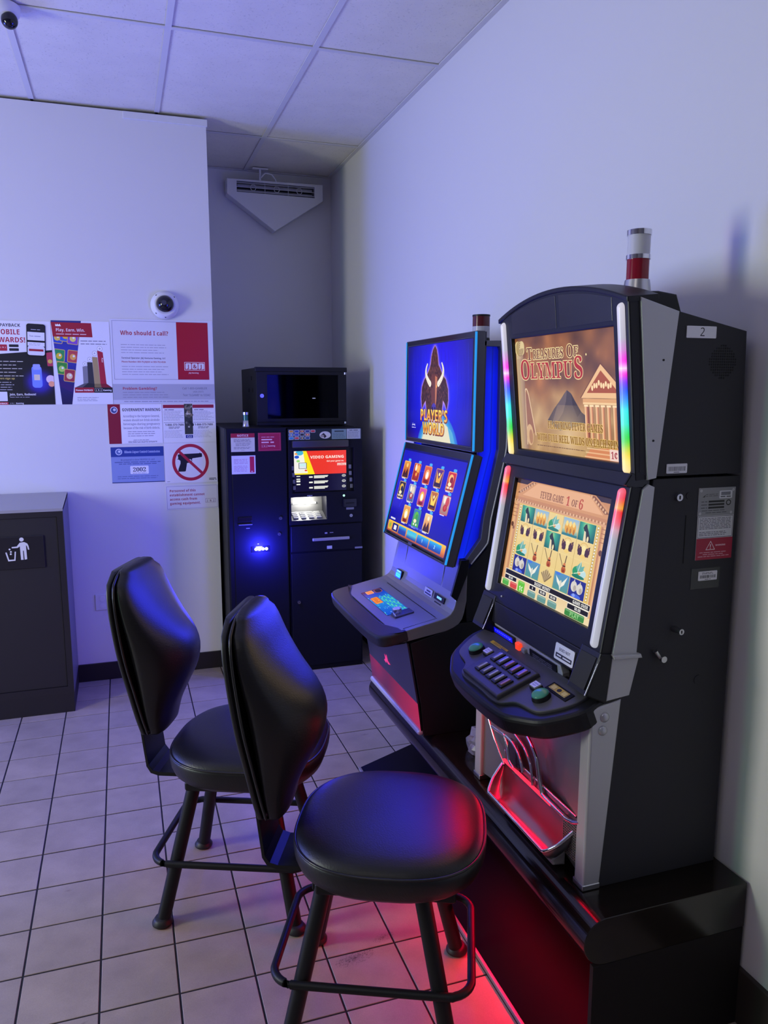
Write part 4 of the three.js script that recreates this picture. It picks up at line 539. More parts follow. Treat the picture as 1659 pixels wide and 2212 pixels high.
  // silver trims on both sides
  for (const z of [zN, zF]) { const s = z === zN ? [z - 0.004, z + 0.005] : [z - 0.005, z + 0.004];
    mesh('side_trim', k.prof([[1.103, 1.822], [1.208, 1.794], [1.17, 1.416], [1.146, 1.412]], ...s, 0.002), silverPaint, o);
    mesh('side_trim', k.prof([[1.135, 1.39], [1.15, 1.402], [1.167, 1.395], [1.141, 1.0], [1.148, 0.986], [1.126, 0.892], [1.062, 0.885], [1.074, 1.0], [1.09, 1.1]], ...s, 0.002), silverPaint, o);
    for (const [x, y] of [[1.171, 1.685], [1.155, 1.503]]) mesh('trim_screw', cyl(0.0025, 0.0025, 0.003, 10).rotateZ(Math.PI / 2).translate(k.X(z + (z === zN ? 0.005 : -0.005)), k.Y(y), k.Zx(x)), steelBlack, o); }
  mesh('side_wing', k.prof([[1.07, 1.0], [1.148, 0.996], [1.152, 0.986], [1.074, 0.989]], zN - 0.003, zN + 0.014, 0.003), silverPaint, o);
  // corner speakers
  for (const [a, b] of [[-1.578, -1.496], [-2.124, -2.042]]) { const s = mesh('corner_speaker', k.prof([[1.042, 1.005], [1.09, 0.998], [1.1, 0.884], [1.062, 0.878], [1.004, 0.905]], a, b, 0.004), blackPlastic, o); mesh('edge_line', tube([k.p(1.043, 0.998, b - 0.002), k.p(1.003, 0.906, b - 0.002)], 0.0016, 6), brushed, s); mesh('grille', box(0.064, 0.082, 0.003, 0, 0.052, 0.002).applyMatrix4(k.slope(1.042, 1.0, 1.003, 0.906)).translate((a + b) / 2 - zc, 0, 0), mat([0.02, 0.02, 0.024], 0.8), s); }
  // control strip behind the deck
  mesh('recess_panel', k.prof([[1.058, 0.99], [1.078, 0.86], [1.11, 0.86], [1.11, 0.99]], -2.06, -1.56), blackPlastic, o);
  const S = k.slope(1.05, 0.925, 1.056, 0.868), sv = (y) => (y - 0.868) / (0.925 - 0.868) * S.len;
  mesh('control_strip', ext(shapeOf([[-0.262, 0], [0.147, 0], [0.15, 0.03], [0.14, 0.05], [-0.262, 0.056]]), 0.022, 0.002).translate(0, 0, -0.012).applyMatrix4(S), silverPaint, o);
  const lcdT = canvasTex(256, 96, (g, w, h) => { rect(g, '#06060c', 0, 0, w, h); rect(g, '#1010f0', 30, 12, 200, 36); rect(g, '#0a0ac0', 30, 54, 200, 26); for (let i = 0; i < 9; i++) { rect(g, '#4a50ff', 44 + i * 20, 22, 12, 12); if (i % 2) rect(g, '#5a60ff', 44 + i * 20, 62, 12, 10); } disc(g, '#b0d0ff', 200, 34, 3); });
  mesh('blue_display', sheet(0.15, 0.042, 0.004, -0.175, 0.028, 0.0115).applyMatrix4(S), screenMat(lcdT, blackPlastic), o);
  mesh('service_button', box(0.026, 0.026, 0.014, -0.075, 0.03, 0.014, 0.004).applyMatrix4(S), glow([1, 0.06, 0.02], 0.95), o, { label: 'glowing red button' });
  mesh('help_button', box(0.02, 0.028, 0.012, -0.045, 0.022, 0.013, 0.003).applyMatrix4(S), mat([0.35, 0.35, 0.36], 0.4), o);
  const billT = canvasTex(256, 96, (g, w, h) => { rect(g, '#0b0b0f', 0, 0, w, h); lines(g, 30, 22, 200, 3, 14, '#777784', 6, 0.1); rect(g, '#1d1d24', 20, 66, 216, 20); });
  mesh('bill_slot', sheet(0.14, 0.034, 0.004, 0.055, 0.028, 0.0115).applyMatrix4(S), printed(billT, blackPlastic, 0.3), o);
  const noT = canvasTex(256, 160, (g, w, h) => { rrect(g, 0, 0, w, h, 18, '#eceaf0'); txt(g, 'DOES NOT', 128, 64, 40, '#1a1822', { bold: true, align: 'center', w: 150 }); rect(g, '#2a2832', 20, 92, 216, 42); lines(g, 36, 106, 184, 1, 10, '#eceaf0', 15, 0); });
  mesh('notice_label', sheet(0.088, 0.042, 0.002, 0.172, dv(0.985) - 0.032, 0.018).applyMatrix4(D), printed(noT, edgeW), o, { label: 'white sticker on the corner of the dark panel' });
  mesh('screen_apron', ext(shapeOf([[-0.25, dv(0.985) + 0.002], [0.235, dv(0.985) + 0.002], [0.235, dv(0.985) - 0.06], [-0.25, dv(0.985) - 0.06]]), 0.012, 0.002).translate(0, 0, 0.004).applyMatrix4(D), mat([0.011, 0.011, 0.014], 0.3), o);
  // button deck
  const y0 = 0.872, kk = 0.4, cz = -1.81, half = [[1.06, 0.305], [1.0, 0.315], [0.935, 0.283], [0.908, 0.26], [0.885, 0.218], [0.862, 0.165], [0.856, 0.12], [0.853, 0.06]];
  const outl = [...half.map(([x, d]) => [x, cz + d]), ...half.slice().reverse().map(([x, d]) => [x, cz - d])];
  const smooth = (pts, n = 64) => { const c = new THREE.CatmullRomCurve3(pts.map(([x, z]) => V3(x, 0, z)), false, 'centripetal'); return c.getPoints(n).map((p) => [p.x, p.z]); };
  const so = smooth(outl);
  mesh('deck_rest', deckGeo(k, so, y0, kk, 0.056, 0.012, zc, -0.004), blackPlastic, o);
  const inner = smooth([[1.045, cz + 0.28], [1.0, cz + 0.28], [0.95, cz + 0.256], [0.925, cz + 0.232], [0.908, cz + 0.15], [0.88, cz + 0.113], [0.878, cz], [0.88, cz - 0.113], [0.908, cz - 0.15], [0.925, cz - 0.232], [0.95, cz - 0.256], [1.0, cz - 0.28], [1.045, cz - 0.28]]);
  mesh('deck_plate', deckGeo(k, inner, y0, kk, 0.012, 0.003, zc, 0.0035), deckGrey, o);
  const A = Math.atan(kk), onDeck = (g, x, z, lift) => { g.rotateX(A); const p = deckPoint(x, z, y0, kk, zc, lift); return g.translate(...p); };
  mesh('key_block', deckGeo(k, [[0.884, cz + 0.105], [1.006, cz + 0.105], [1.006, cz - 0.105], [0.884, cz - 0.105]], y0, kk, 0.018, 0.005, zc, 0.016), mat([0.055, 0.054, 0.062], 0.5), o);
  const grey = mat([0.12, 0.12, 0.14], 0.2), clear = mat([0.45, 0.45, 0.5], 0.25), brown = mat([0.13, 0.07, 0.06], 0.22), brownL = mat([0.42, 0.2, 0.16], 0.3), rim = mat([0.006, 0.006, 0.008], 0.4);
  for (const [x, zs] of [[0.969, [-1.876, -1.842, -1.807, -1.772, -1.737]], [0.92, [-1.872, -1.84, -1.806, -1.772, -1.738]]]) zs.forEach((z, i) => { const br = x > 0.95 ? i > 1 : i > 3; const p = mesh('bet_key', onDeck(box(0.0265, 0.008, 0.04, 0, 0, 0, 0.002), x, z, 0.018), rim, o); mesh('key_cap', onDeck(box(0.02, 0.007, 0.033, 0, 0.0025, 0, 0.0025), x, z, 0.018), br ? brown : grey, p); mesh('cap_face', onDeck(box(0.0075, 0.002, 0.029, 0.004, 0.0058, -0.001, 0.0008), x, z, 0.018), br ? brownL : clear, p); });
  const green = mat([0.06, 0.3, 0.2], 0.28);
  for (const z of [-1.993, -1.62]) { const b = mesh('play_button', onDeck(cyl(0.0235, 0.0255, 0.012, 36).translate(0, 0.006, 0), 0.96, z, 0.003), rim, o); mesh('button_cap', onDeck(new THREE.SphereGeometry(0.0225, 36, 12, 0, 6.3, 0, Math.PI / 2).scale(1, 0.42, 1).translate(0, 0.0115, 0), 0.96, z, 0.003), green, b, { label: 'pale green cap' }); }
  const sqT = canvasTex(96, 96, (g, w, h) => { rect(g, '#d8d6e2', 0, 0, w, h); txt(g, 'CASH', 48, 42, 30, '#3a3a6a', { bold: true, align: 'center' }); txt(g, 'OUT', 48, 76, 30, '#3a3a6a', { bold: true, align: 'center' }); });
  for (const z of [-1.937, -1.664]) { const b = mesh('square_button', onDeck(box(0.031, 0.012, 0.026, 0, 0.005, 0, 0.003), 0.972, z, 0.003), rim, o); const m = printed(sqT, edgeW, 0.35); mesh('button_cap', onDeck(box(0.026, 0.02, 0.005, 0, 0, 0).rotateX(-Math.PI / 2).translate(0, 0.0125, 0), 0.972, z, 0.003), m, b); }
  const yl = canvasTex(256, 64, (g, w, h) => { rect(g, '#c9a21a', 0, 0, w, h); lines(g, 40, 16, 180, 2, 22, '#54420c', 9, 0); }), yl2 = canvasTex(256, 96, (g, w, h) => { rect(g, '#c9a640', 0, 0, w, h); rrect(g, 10, 10, 70, 76, 8, '#d8c07a', '#4a3c10', 4); rrect(g, 178, 10, 68, 76, 8, '#d8c07a', '#4a3c10', 4); disc(g, '#1a160a', 130, 48, 28, 32); });
  mesh('yellow_label', onDeck(sheet(0.098, 0.011, 0.001, 0, 0, 0).rotateX(-Math.PI / 2), 1.009, -1.948, 0.006), printed(yl, edgeW), o);
  mesh('label_plate', onDeck(box(0.096, 0.004, 0.03, 0, 0, 0, 0.001), 1.0, -1.602, 0.004), satin([0.008, 0.008, 0.01], 0.6, 0.3), o); mesh('yellow_label', onDeck(sheet(0.074, 0.018, 0.001, 0, 0.0, 0).rotateX(-Math.PI / 2).translate(0, 0.0024, 0), 1.001, -1.604, 0.004), printed(yl2, edgeW), o);
  // front below the deck: concave chrome belly, arched ridges, pay-out tray
  const belly = (() => { const nx = 24, ny = 24, g = new THREE.PlaneGeometry(1, 1, nx, ny), p = g.attributes.position; for (let i = 0; i < p.count; i++) { const u = p.getX(i) + 0.5, v = p.getY(i) + 0.5, z = -2.09 + u * 0.56, y = 0.42 + v * 0.42, x = 1.03 + 0.03 * Math.sin(Math.PI * Math.min(1, Math.max(0, u))) * (0.4 + 0.6 * (1 - v)); p.setXYZ(i, z - zc, y - Y0, XB - x); } g.computeVertexNormals(); return g; })();
  mesh('belly_panel', belly, new THREE.MeshStandardMaterial({ color: 0x94978f, metalness: 0.8, roughness: 0.32, side: THREE.DoubleSide }), o);
  mesh('belly_back', k.block(1.068, 1.1, 0.4, 0.86, -2.1, -1.52), blackPlastic, o);
  const arcs = [[0.0055, [[0.605, -2.014], [0.608, -1.97], [0.611, -1.934], [0.582, -1.911], [0.548, -1.899], [0.533, -1.861], [0.533, -1.802]]], [0.004, [[0.66, -2.07], [0.62, -2.04], [0.571, -1.995], [0.535, -1.951], [0.52, -1.93]]], [0.0045, [[0.613, -1.927], [0.611, -1.885], [0.596, -1.851], [0.575, -1.83], [0.55, -1.819]]], [0.004, [[0.66, -1.96], [0.645, -1.88], [0.626, -1.814], [0.596, -1.78], [0.56, -1.766], [0.53, -1.761]]], [0.006, [[0.70, -1.85], [0.671, -1.804], [0.652, -1.771], [0.626, -1.745], [0.578, -1.73], [0.542, -1.71], [0.539, -1.675], [0.537, -1.593], [0.545, -1.557], [0.561, -1.528]]]];
  for (const [r, pts] of arcs) mesh('arched_ridge', tube(pts.map(([y, z]) => k.p(1.026, y, z)), r, 60), chrome, o);
  mesh('hollow_shade_patch', new THREE.SphereGeometry(1, 28, 16).scale(0.05, 0.048, 0.006).rotateZ(-0.7).translate(...k.p(1.03, 0.57, -1.885)), mat([0.01, 0.004, 0.006], 0.12), o);  // dark glossy patch, shade of a concave hollow put into the colour
  // tray: scooped channel with rounded ends
  const tray = (() => { const nu = 40, prof = [[1.034, 0.56], [1.03, 0.5], [1.022, 0.462], [1.008, 0.44], [0.992, 0.432], [0.976, 0.436], [0.966, 0.447], [0.962, 0.458]], P = [], I = []; for (let i = 0; i <= nu; i++) { const t = i / nu, e = Math.min(t, 1 - t) * 2, z = -1.94 + 0.385 * t, s = Math.pow(Math.min(1, e * 5.5), 0.5); for (const [x, y] of prof) { const xx = 1.034 + (x - 1.034) * (0.12 + 0.88 * s), yy = y + (1 - s) * (0.56 - y) * 0.62; P.push(...k.p(xx, yy, z)); } } const m = prof.length; for (let i = 0; i < nu; i++) for (let j = 0; j < m - 1; j++) { const a = i * m + j, b = a + m; I.push(a, a + 1, b, b, a + 1, b + 1); } const g = new THREE.BufferGeometry(); g.setAttribute('position', new THREE.Float32BufferAttribute(P, 3)); g.setIndex(I); g.setAttribute('uv', new THREE.Float32BufferAttribute(new Float32Array(P.length / 3 * 2), 2)); g.computeVertexNormals(); g.userData = { prof, nu }; return g; })();
  mesh('payout_tray', tray, new THREE.MeshStandardMaterial({ color: 0x7c7c80, metalness: 0.85, roughness: 0.3, side: THREE.DoubleSide }), o);
  { const p = tray.attributes.position, m = 8, pts = []; for (let i = 0; i <= 40; i++) { const a = i * m + 7; pts.push([p.getX(a), p.getY(a), p.getZ(a)]); } mesh('tray_rim', tube(pts, 0.005, 80), chrome, o); const q = []; for (let i = 0; i <= 40; i += 2) { const a = i * m; q.push([p.getX(a), p.getY(a), p.getZ(a) + 0.002]); } mesh('tray_back_rim', tube(q, 0.003, 60), chrome, o); }
  mesh('tray_base', k.prof([[1.035, 0.4], [1.035, 0.44], [0.99, 0.424], [1.0, 0.405]], -1.9, -1.6, 0.006), silver, o);
  const mesh2 = mesh('speaker_grille', box(0.066, 0.1, 0.004, 0, 0, 0, 0.002).translate(-1.568 - zc, 0.497 - Y0, XB - 1.026), mat([0.02, 0.012, 0.014], 0.6), o);
  { const G = []; for (let i = 0; i <= 9; i++) G.push(box(0.0014, 0.098, 0.002, -1.598 + i * 0.0067 - zc, 0.497 - Y0, XB - 1.0232)); for (let j = 0; j <= 14; j++) G.push(box(0.064, 0.0014, 0.002, -1.568 - zc, 0.449 + j * 0.0069 - Y0, XB - 1.0232)); const q = mesh('wire_mesh', mergeGeometries(G), mat([0.3, 0.28, 0.28], 0.4, 0.6), mesh2); q.userData.kind = 'stuff'; }
  for (const z of [-1.518, -2.102]) { mesh('front_column', k.prof([[1.022, 0.868], [1.106, 0.885], [1.067, 0.398], [1.02, 0.398]], z - 0.02, z + 0.022, 0.006, 3), silver, o); mesh('column_foot', k.block(1.018, 1.068, 0.396, 0.412, z - 0.022, z + 0.0235, 0.003), brushed, o); }
  for (const [x, y] of [[1.06, 0.845], [1.056, 0.812]]) { mesh('round_bolt', new THREE.SphereGeometry(0.0125, 24, 14).scale(0.55, 1, 1).translate(k.X(-1.496), k.Y(y), k.Zx(x)), mat([0.5, 0.5, 0.52], 0.3, 0.5), o); }
  mesh('red_tray_light', k.block(1.02, 1.028, 0.534, 0.54, -1.93, -1.66), glow([1, 0.03, 0.08], 1.3), o);
  k.lamp('red_tray_lamp', [1, 0.003, 0.035], 42, 0.27, 0.014, [1.016, 0.532, -1.795], [0.9, 0.4, -1.795]);
  mesh('red_deck_light', k.block(0.944, 0.956, 0.77, 0.778, -2.02, -1.72), glow([1, 0.03, 0.08], 1.3), o);
  k.lamp('red_deck_lamp', [1, 0.003, 0.035], 85, 0.3, 0.014, [0.948, 0.766, -1.87], [0.72, 0.4, -1.87]);
  // near side: plates, labels, locks
  const zs = zN + 0.0012, sideM = (t, r = 0.5) => { const f = new THREE.MeshStandardMaterial({ map: t, roughness: r }); return [edgeW, edgeW, edgeW, edgeW, f, edgeW]; };
  const sd = (n, x0, x1, y0b, y1, t, label) => mesh(n, k.side(x0, x1, y0b, y1, zs), sideM(t), o, label ? { label } : undefined);
  sd('number_plate', 1.233, 1.316, 1.736, 1.763, canvasTex(256, 84, (g, w, h) => { rrect(g, 0, 0, w, h, 8, '#e9e8ee'); txt(g, '2', 136, 70, 82, '#1c1c26', { align: 'center' }); }), 'white plate with the number 2');
  const bar = (top) => canvasTex(256, 104, (g, w, h) => { rrect(g, 0, 0, w, h, 12, '#e4e3e8'); if (top) lines(g, 50, 14, 150, 2, 13, '#55535c', 6, 0.1); let x = 22; while (x < 232) { const b = 2 + Math.floor(rnd() * 6); rect(g, '#34323a', x, top ? 44 : 30, b, top ? 34 : 48); x += b + 2 + Math.floor(rnd() * 5); } lines(g, 90, 88, 80, 1, 9, '#55535c', 7, 0); });
  sd('asset_label', 1.199, 1.257, 1.425, 1.4475, bar(false)); mesh('clear_tape', k.side(1.289, 1.374, 1.139, 1.19, zN + 0.0006, 0.0005), mat([0.034, 0.036, 0.042], 0.25), o); sd('asset_label', 1.3095, 1.3655, 1.159, 1.182, bar(true));
  sd('identity_plate', 1.296, 1.404, 1.3185, 1.3865, canvasTex(384, 256, (g, w, h) => { rect(g, '#8f9092', 0, 0, w, h); for (const [x, y] of [[24, 24], [360, 24], [24, 232], [350, 232]]) { disc(g, '#d0d0d2', x, y, 11); disc(g, '#5a5a5c', x, y, 4); } poly(g, '#2c2c30', [40, 84], [72, 60], [62, 84]); lines(g, 74, 56, 130, 2, 15, '#5a5b60', 6, 0.1); rrect(g, 216, 30, 134, 70, 6, '#d8d9de'); rect(g, '#7c7e86', 232, 40, 100, 32); lines(g, 228, 80, 108, 1, 9, '#33343a', 9, 0); for (let i = 0; i < 3; i++) { rect(g, '#17171b', 106, 116 + i * 28, 166, 18); lines(g, 30, 122 + i * 28, 62, 1, 9, '#4a4b50', 7, 0); } g.strokeStyle = '#17171b'; g.lineWidth = 9; g.beginPath(); g.arc(316, 140, 22, 0, 7); g.stroke(); lines(g, 40, 204, 240, 1, 9, '#4a4b50', 6, 0); lines(g, 80, 224, 220, 1, 9, '#4a4b50', 6, 0); }));
  sd('text_label', 1.297, 1.4035, 1.264, 1.3185, canvasTex(384, 196, (g, w, h) => { rect(g, '#d4d4d8', 0, 0, w, h); g.strokeStyle = '#2a2a30'; g.lineWidth = 4; g.strokeRect(8, 6, w - 16, h - 12); lines(g, 22, 20, 340, 8, 13, '#4c4b54', 5, 0.1); lines(g, 22, 140, 320, 3, 14, '#4c4b54', 5, 0.2); }));
  sd('warning_label', 1.297, 1.4045, 1.211, 1.2638, canvasTex(384, 196, (g, w, h) => { rect(g, '#a8173c', 0, 0, w, h); g.strokeStyle = '#f0d8dc'; g.lineWidth = 6; g.lineJoin = 'round'; g.beginPath(); g.moveTo(152, 30); g.lineTo(198, 106); g.lineTo(106, 106); g.closePath(); g.stroke(); txt(g, '!', 152, 98, 58, '#f4e4e6', { bold: true, align: 'center' }); txt(g, 'WARNING', 204, 76, 22, '#f0d0d6', { bold: true }); lines(g, 40, 128, 290, 1, 9, '#e0b0ba', 6, 0.1); lines(g, 76, 146, 220, 1, 9, '#e0b0ba', 6, 0.1); lines(g, 24, 164, 330, 1, 9, '#e0b0ba', 6, 0); }), 'red warning label with a triangle');
  const lk = (x, y, r, h) => { const l = mesh('side_lock', cyl(r * 0.9, r, h, 24).rotateX(Math.PI / 2).rotateY(Math.PI / 2).translate(k.X(zN) + h / 2, k.Y(y), k.Zx(x)), brushed, o); mesh('keyhole', box(0.001, r * 0.9, r * 0.28).translate(k.X(zN) + h + 0.0006, k.Y(y), k.Zx(x)), darkHole, l); };
  lk(1.237, 1.368, 0.0095, 0.008); lk(1.247, 1.045, 0.008, 0.03); mesh('hinge_knob', mergeGeometries([rod([0, 0, 0], [0.022, 0, 0], 0.005, 0.008), rod([0.01, 0.02, 0.018], [0.01, -0.004, 0], 0.006, 0.004)]).translate(k.X(zN), k.Y(0.978), k.Zx(1.208)), brushed, o);
  mesh('door_slit', k.side(1.2625, 1.2645, 1.206, 1.323, zN + 0.0006, 0.0008), darkHole, o); mesh('blank_cap', cyl(0.008, 0.008, 0.002, 20).rotateZ(Math.PI / 2).translate(k.X(zN) + 0.0006, k.Y(1.37), k.Zx(1.268)), charcoal, o);
  mesh('blank_cap', cyl(0.012, 0.012, 0.002, 24).rotateZ(Math.PI / 2).translate(k.X(zN) + 0.0006, k.Y(0.905), k.Zx(1.33)), charcoal, o);
  { const G = []; for (let i = -6; i <= 6; i++) for (let j = -6; j <= 6; j++) if (i * i + j * j < 40) G.push(cyl(0.0021, 0.0021, 0.0016, 6).rotateZ(Math.PI / 2).translate(k.X(zN), k.Y(1.683 + j * 0.0062), k.Zx(1.341 + i * 0.0062))); const q = mesh('speaker_holes', mergeGeometries(G), mat([0.006, 0.006, 0.008], 0.8), o); q.userData.kind = 'stuff'; }
  // signal lamp
  const cx = 1.185, czz = -1.625, T = (g) => g.translate(k.X(czz), 0, k.Zx(cx)), yb = k.Y(1.843);
  const base = mesh('signal_lamp', T(cyl(0.029, 0.034, 0.034, 32).translate(0, yb + 0.017, 0)), brushed, o);
  mesh('red_lens', T(cyl(0.026, 0.026, 0.048, 32).translate(0, yb + 0.058, 0)), mat([0.27, 0.006, 0.02], 0.15), base); mesh('ring', T(cyl(0.0285, 0.0285, 0.01, 32).translate(0, yb + 0.086, 0)), chrome, base); mesh('white_lens', T(cyl(0.0265, 0.0265, 0.048, 32).translate(0, yb + 0.113, 0)), mat([0.62, 0.62, 0.66], 0.25), base); mesh('cap', T(cyl(0.0285, 0.0285, 0.012, 32).translate(0, yb + 0.142, 0)), chrome, base);
  k.lamp('upper_screen_light', [0.85, 0.5, 0.25], 1.1, 0.48, 0.31, [1.085, 1.605, zc], [0.4, 1.55, zc]);
  k.lamp('lower_screen_light', [0.95, 0.68, 0.38], 1.1, 0.47, 0.31, [1.08, 1.2, zc], [0.1, 1.355, zc]);
}
// ---------- far machine
{
  const zc = -2.765, k = machine('slot_machine', 'slim slot machine with two blue screens and a side with painted blue glow', zc), o = k.o;
  const zN = -2.43, zF = -3.1, zL = -3.0;
  mesh('lower_cabinet', k.prof([[0.967, 0.395], [0.955, 0.52], [0.915, 0.745], [1.04, 0.775], [1.1, 0.8], [1.42, 0.8], [1.42, 0.395]], zL, zN, 0.002), mat([0.007, 0.007, 0.01], 0.5), o);
  mesh('upper_cabinet', k.prof([[1.13, 0.8], [1.126, 0.87], [1.12, 0.98], [1.2, 1.06], [1.265, 1.38], [1.265, 1.76], [1.42, 1.74], [1.42, 0.8]], zF + 0.006, zN - 0.006, 0.002), mat([0.009, 0.009, 0.012], 0.5), o);
  // front of the base
  const F = k.slope(0.909, 0.745, 0.949, 0.52), R = k.slope(0.949, 0.52, 0.962, 0.415), wd = zN - zL, xc = (zN + zL) / 2 - zc;
  mesh('front_panel', box(wd - 0.012, F.len, 0.006, xc, F.len / 2, 0.002).applyMatrix4(F), mat([0.035, 0.034, 0.06], 0.3), o);
  const redT = canvasTex(512, 128, (g, w, h) => { g.fillStyle = lin(g, 0, 0, w, 0, [0, '#5a1030'], [0.3, '#4a0c2c'], [0.6, '#7c0424'], [1, '#a8042c']); g.fillRect(0, 0, w, h); g.fillStyle = rad(g, 90, 10, 120, [0, 'rgba(150,20,50,.8)'], [1, 'rgba(150,20,50,0)']); g.fillRect(0, 0, w, h); rect(g, 'rgba(255,60,110,.9)', 150, h - 7, w, 7); });
  mesh('red_glow_panel', sheet(wd - 0.004, R.len, 0.006, xc, R.len / 2, 0.002).applyMatrix4(R), screenMat(redT, blackPlastic, 1), o, { label: 'red glowing panel' });
  mesh('bottom_strip', capsule(k.p(0.957, 0.409, zN + 0.001), k.p(0.957, 0.409, zL - 0.001), 0.0115), mat([0.62, 0.6, 0.68], 0.35, 0.3), o);
  const spark = [[0, 0], [0.02, 0.012], [0.018, 0.03], [0.03, 0.02], [0.042, 0.036], [0.05, 0.012], [0.075, 0.004], [0.05, -0.002], [0.03, 0.006], [0.022, -0.006]];
  mesh('maker_emblem', ext(shapeOf(spark.map(([a, b]) => [a - 0.06, b + 0.05])), 0.001).translate(xc, 0, 0.0052).applyMatrix4(F), glow([1, 0.05, 0.3], 0.8), o);
  // deck: one curved silver band that rises to the back
  const band = [[0.86, 0.786], [0.893, 0.7925], [0.96, 0.807], [1.03, 0.8205], [1.05, 0.827], [1.065, 0.8365], [1.075, 0.85], [1.081, 0.866], [1.085, 0.885], [1.098, 0.94], [1.11, 0.99], [1.128, 0.985], [1.126, 0.88], [1.118, 0.838], [1.11, 0.814], [1.097, 0.798], [1.078, 0.785], [1.054, 0.777], [0.982, 0.766], [0.895, 0.752], [0.865, 0.75]];
  mesh('deck_band', k.prof(band, zF, zN, 0.003), deckSilver, o);
  const y0 = 0.815, kk = 0.2;
  const rest = (() => { const c = new THREE.CatmullRomCurve3([[0.9, zN + 0.001], [0.885, zN + 0.002], [0.83, zN + 0.0], [0.803, zN - 0.02], [0.79, zN - 0.07], [0.786, -2.6], [0.786, -2.93], [0.79, zF + 0.07], [0.803, zF + 0.02], [0.83, zF - 0.0], [0.885, zF - 0.002], [0.9, zF - 0.001]].map(([x, z]) => V3(x, 0, z)), false, 'centripetal').getPoints(60).map((p) => [p.x, p.z]); const back = [[0.893, zF], [0.888, -3.055], [0.868, -3.0], [0.856, -2.93], [0.856, -2.61], [0.86, -2.55], [0.889, -2.475], [0.893, zN]]; return [...c, ...back]; })();
  mesh('hand_rest', deckGeo(k, rest, y0, kk, 0.044, 0.01, zc, 0.002), mat([0.03, 0.029, 0.036], 0.48), o);
  mesh('rest_hook', k.block(0.86, 0.93, 0.69, 0.755, -3.02, -2.975, 0.004), blackPlastic, o);
  const A = Math.atan(kk), onDeck = (g, x, z, lift) => { g.rotateX(A); return g.translate(...deckPoint(x, z, y0, kk, zc, lift)); };
  const dkT = canvasTex(768, 200, (g, w, h) => { g.fillStyle = lin(g, 0, 0, w, 0, [0, '#1a1a50'], [0.15, '#1240c8'], [0.5, '#1a8ae0'], [1, '#0a50d8']); g.fillRect(0, 0, w, h); rrect(g, 14, 100, 92, 62, 6, '#f0905a', '#ffd0a0', 4); rrect(g, 14, 18, 110, 64, 30, '#28204a', '#c06a5a', 5); for (let i = 0; i < 60; i++) { rect(g, ['#30d0e8', '#5af0c8', '#2a70e8', '#88e0ff'][i % 4], 190 + rnd() * 540, rnd() * h, 8 + rnd() * 30, 5); } for (let r = 0; r < 5; r++) for (let c = 0; c < 9; c++) rrect(g, 250 + c * 54, 8 + r * 20, 48, 15, 3, ['#38c0d0', '#2a90e0', '#58d8b0'][(r + c) % 3]); rrect(g, 230, 118, 190, 62, 12, '#f2b53a', '#e8483a', 8); for (let i = 0; i < 5; i++) rrect(g, 250 + i * 30, 128, 22, 42, 6, '#e8582a'); for (let i = 0; i < 8; i++) rect(g, '#ffffff', 240 + rnd() * 480, 110 + rnd() * 80, 6, 6); });
  mesh('touch_pad', onDeck(sheet(0.335, 0.086, 0.003, 0, 0, 0).rotateX(-Math.PI / 2), 0.938, -2.79, -0.001), screenMat(dkT, blackPlastic, 0.95), o);
  mesh('deck_groove', onDeck(box(0.53, 0.0016, 0.002), 1.022, -2.73, 0.0001), darkHole, o); mesh('deck_groove', onDeck(box(0.0016, 0.0016, 0.13), 0.96, -2.455, -0.0006), darkHole, o);
  const bt = mesh('spin_button', onDeck(cyl(0.017, 0.019, 0.024, 30).translate(0, 0.011, 0), 0.93, -2.605, 0), chrome, o); mesh('button_cap', onDeck(new THREE.SphereGeometry(0.016, 28, 10, 0, 6.3, 0, Math.PI / 2).scale(1, 0.35, 1).translate(0, 0.022, 0), 0.93, -2.605, 0), mat([0.75, 0.75, 0.78], 0.2, 0.2), bt); mesh('button_base', onDeck(box(0.05, 0.008, 0.075, 0.006, 0.003, 0.0, 0.003), 0.945, -2.6, 0), mat([0.09, 0.1, 0.2], 0.2, 0.3), o);
  // upright behind the deck
  const up = k.slope(1.098, 0.94, 1.081, 0.866);
  const fit = (n, z, y, w, h, m, d = 0.004, lift = 0.003, extra) => mesh(n, sheet(w, h, d, z - zc, (y - 0.866) / (0.94 - 0.866) * up.len, lift).applyMatrix4(up), m, o, extra);
  const cy = canvasTex(160, 160, (g, w, h) => { rrect(g, 0, 0, w, h, 20, '#103a60'); rrect(g, 16, 10, 128, 44, 12, '#38c0f0'); rect(g, '#d8fff8', 30, 18, 96, 12); rrect(g, 16, 62, 128, 76, 14, '#30e8f8'); rect(g, '#14a8c0', 34, 94, 90, 8); });
  fit('ticket_bezel', -2.985, 0.853, 0.066, 0.036, screenMat(cy, blackPlastic, 1), 0.01, 0.006, { label: 'glowing cyan ticket bezel' }); fit('ticket_mouth', -3.015, 0.823, 0.05, 0.018, blackGloss, 0.006, 0.006);
  fit('notice_label', -2.665, 0.856, 0.075, 0.029, printed(canvasTex(256, 110, (g, w, h) => { rect(g, '#c8c6dc', 0, 0, w, h); lines(g, 62, 26, 130, 1, 10, '#2a2848', 22, 0); lines(g, 24, 66, 206, 1, 10, '#2a2848', 22, 0); }), edgeW), 0.0015, 0.004);
  fit('bill_bezel', -2.558, 0.86, 0.092, 0.022, blackGloss, 0.004, 0.004); const bz = mesh('bill_arrow', sheet(0.04, 0.008, 0.002, -2.555 - zc, (0.861 - 0.866) / 0.074 * up.len, 0.0065).applyMatrix4(up), glow([0.2, 0.55, 1], 1.2), o); void bz; fit('bill_mouth', -2.56, 0.835, 0.06, 0.016, blackGloss, 0.006, 0.004);
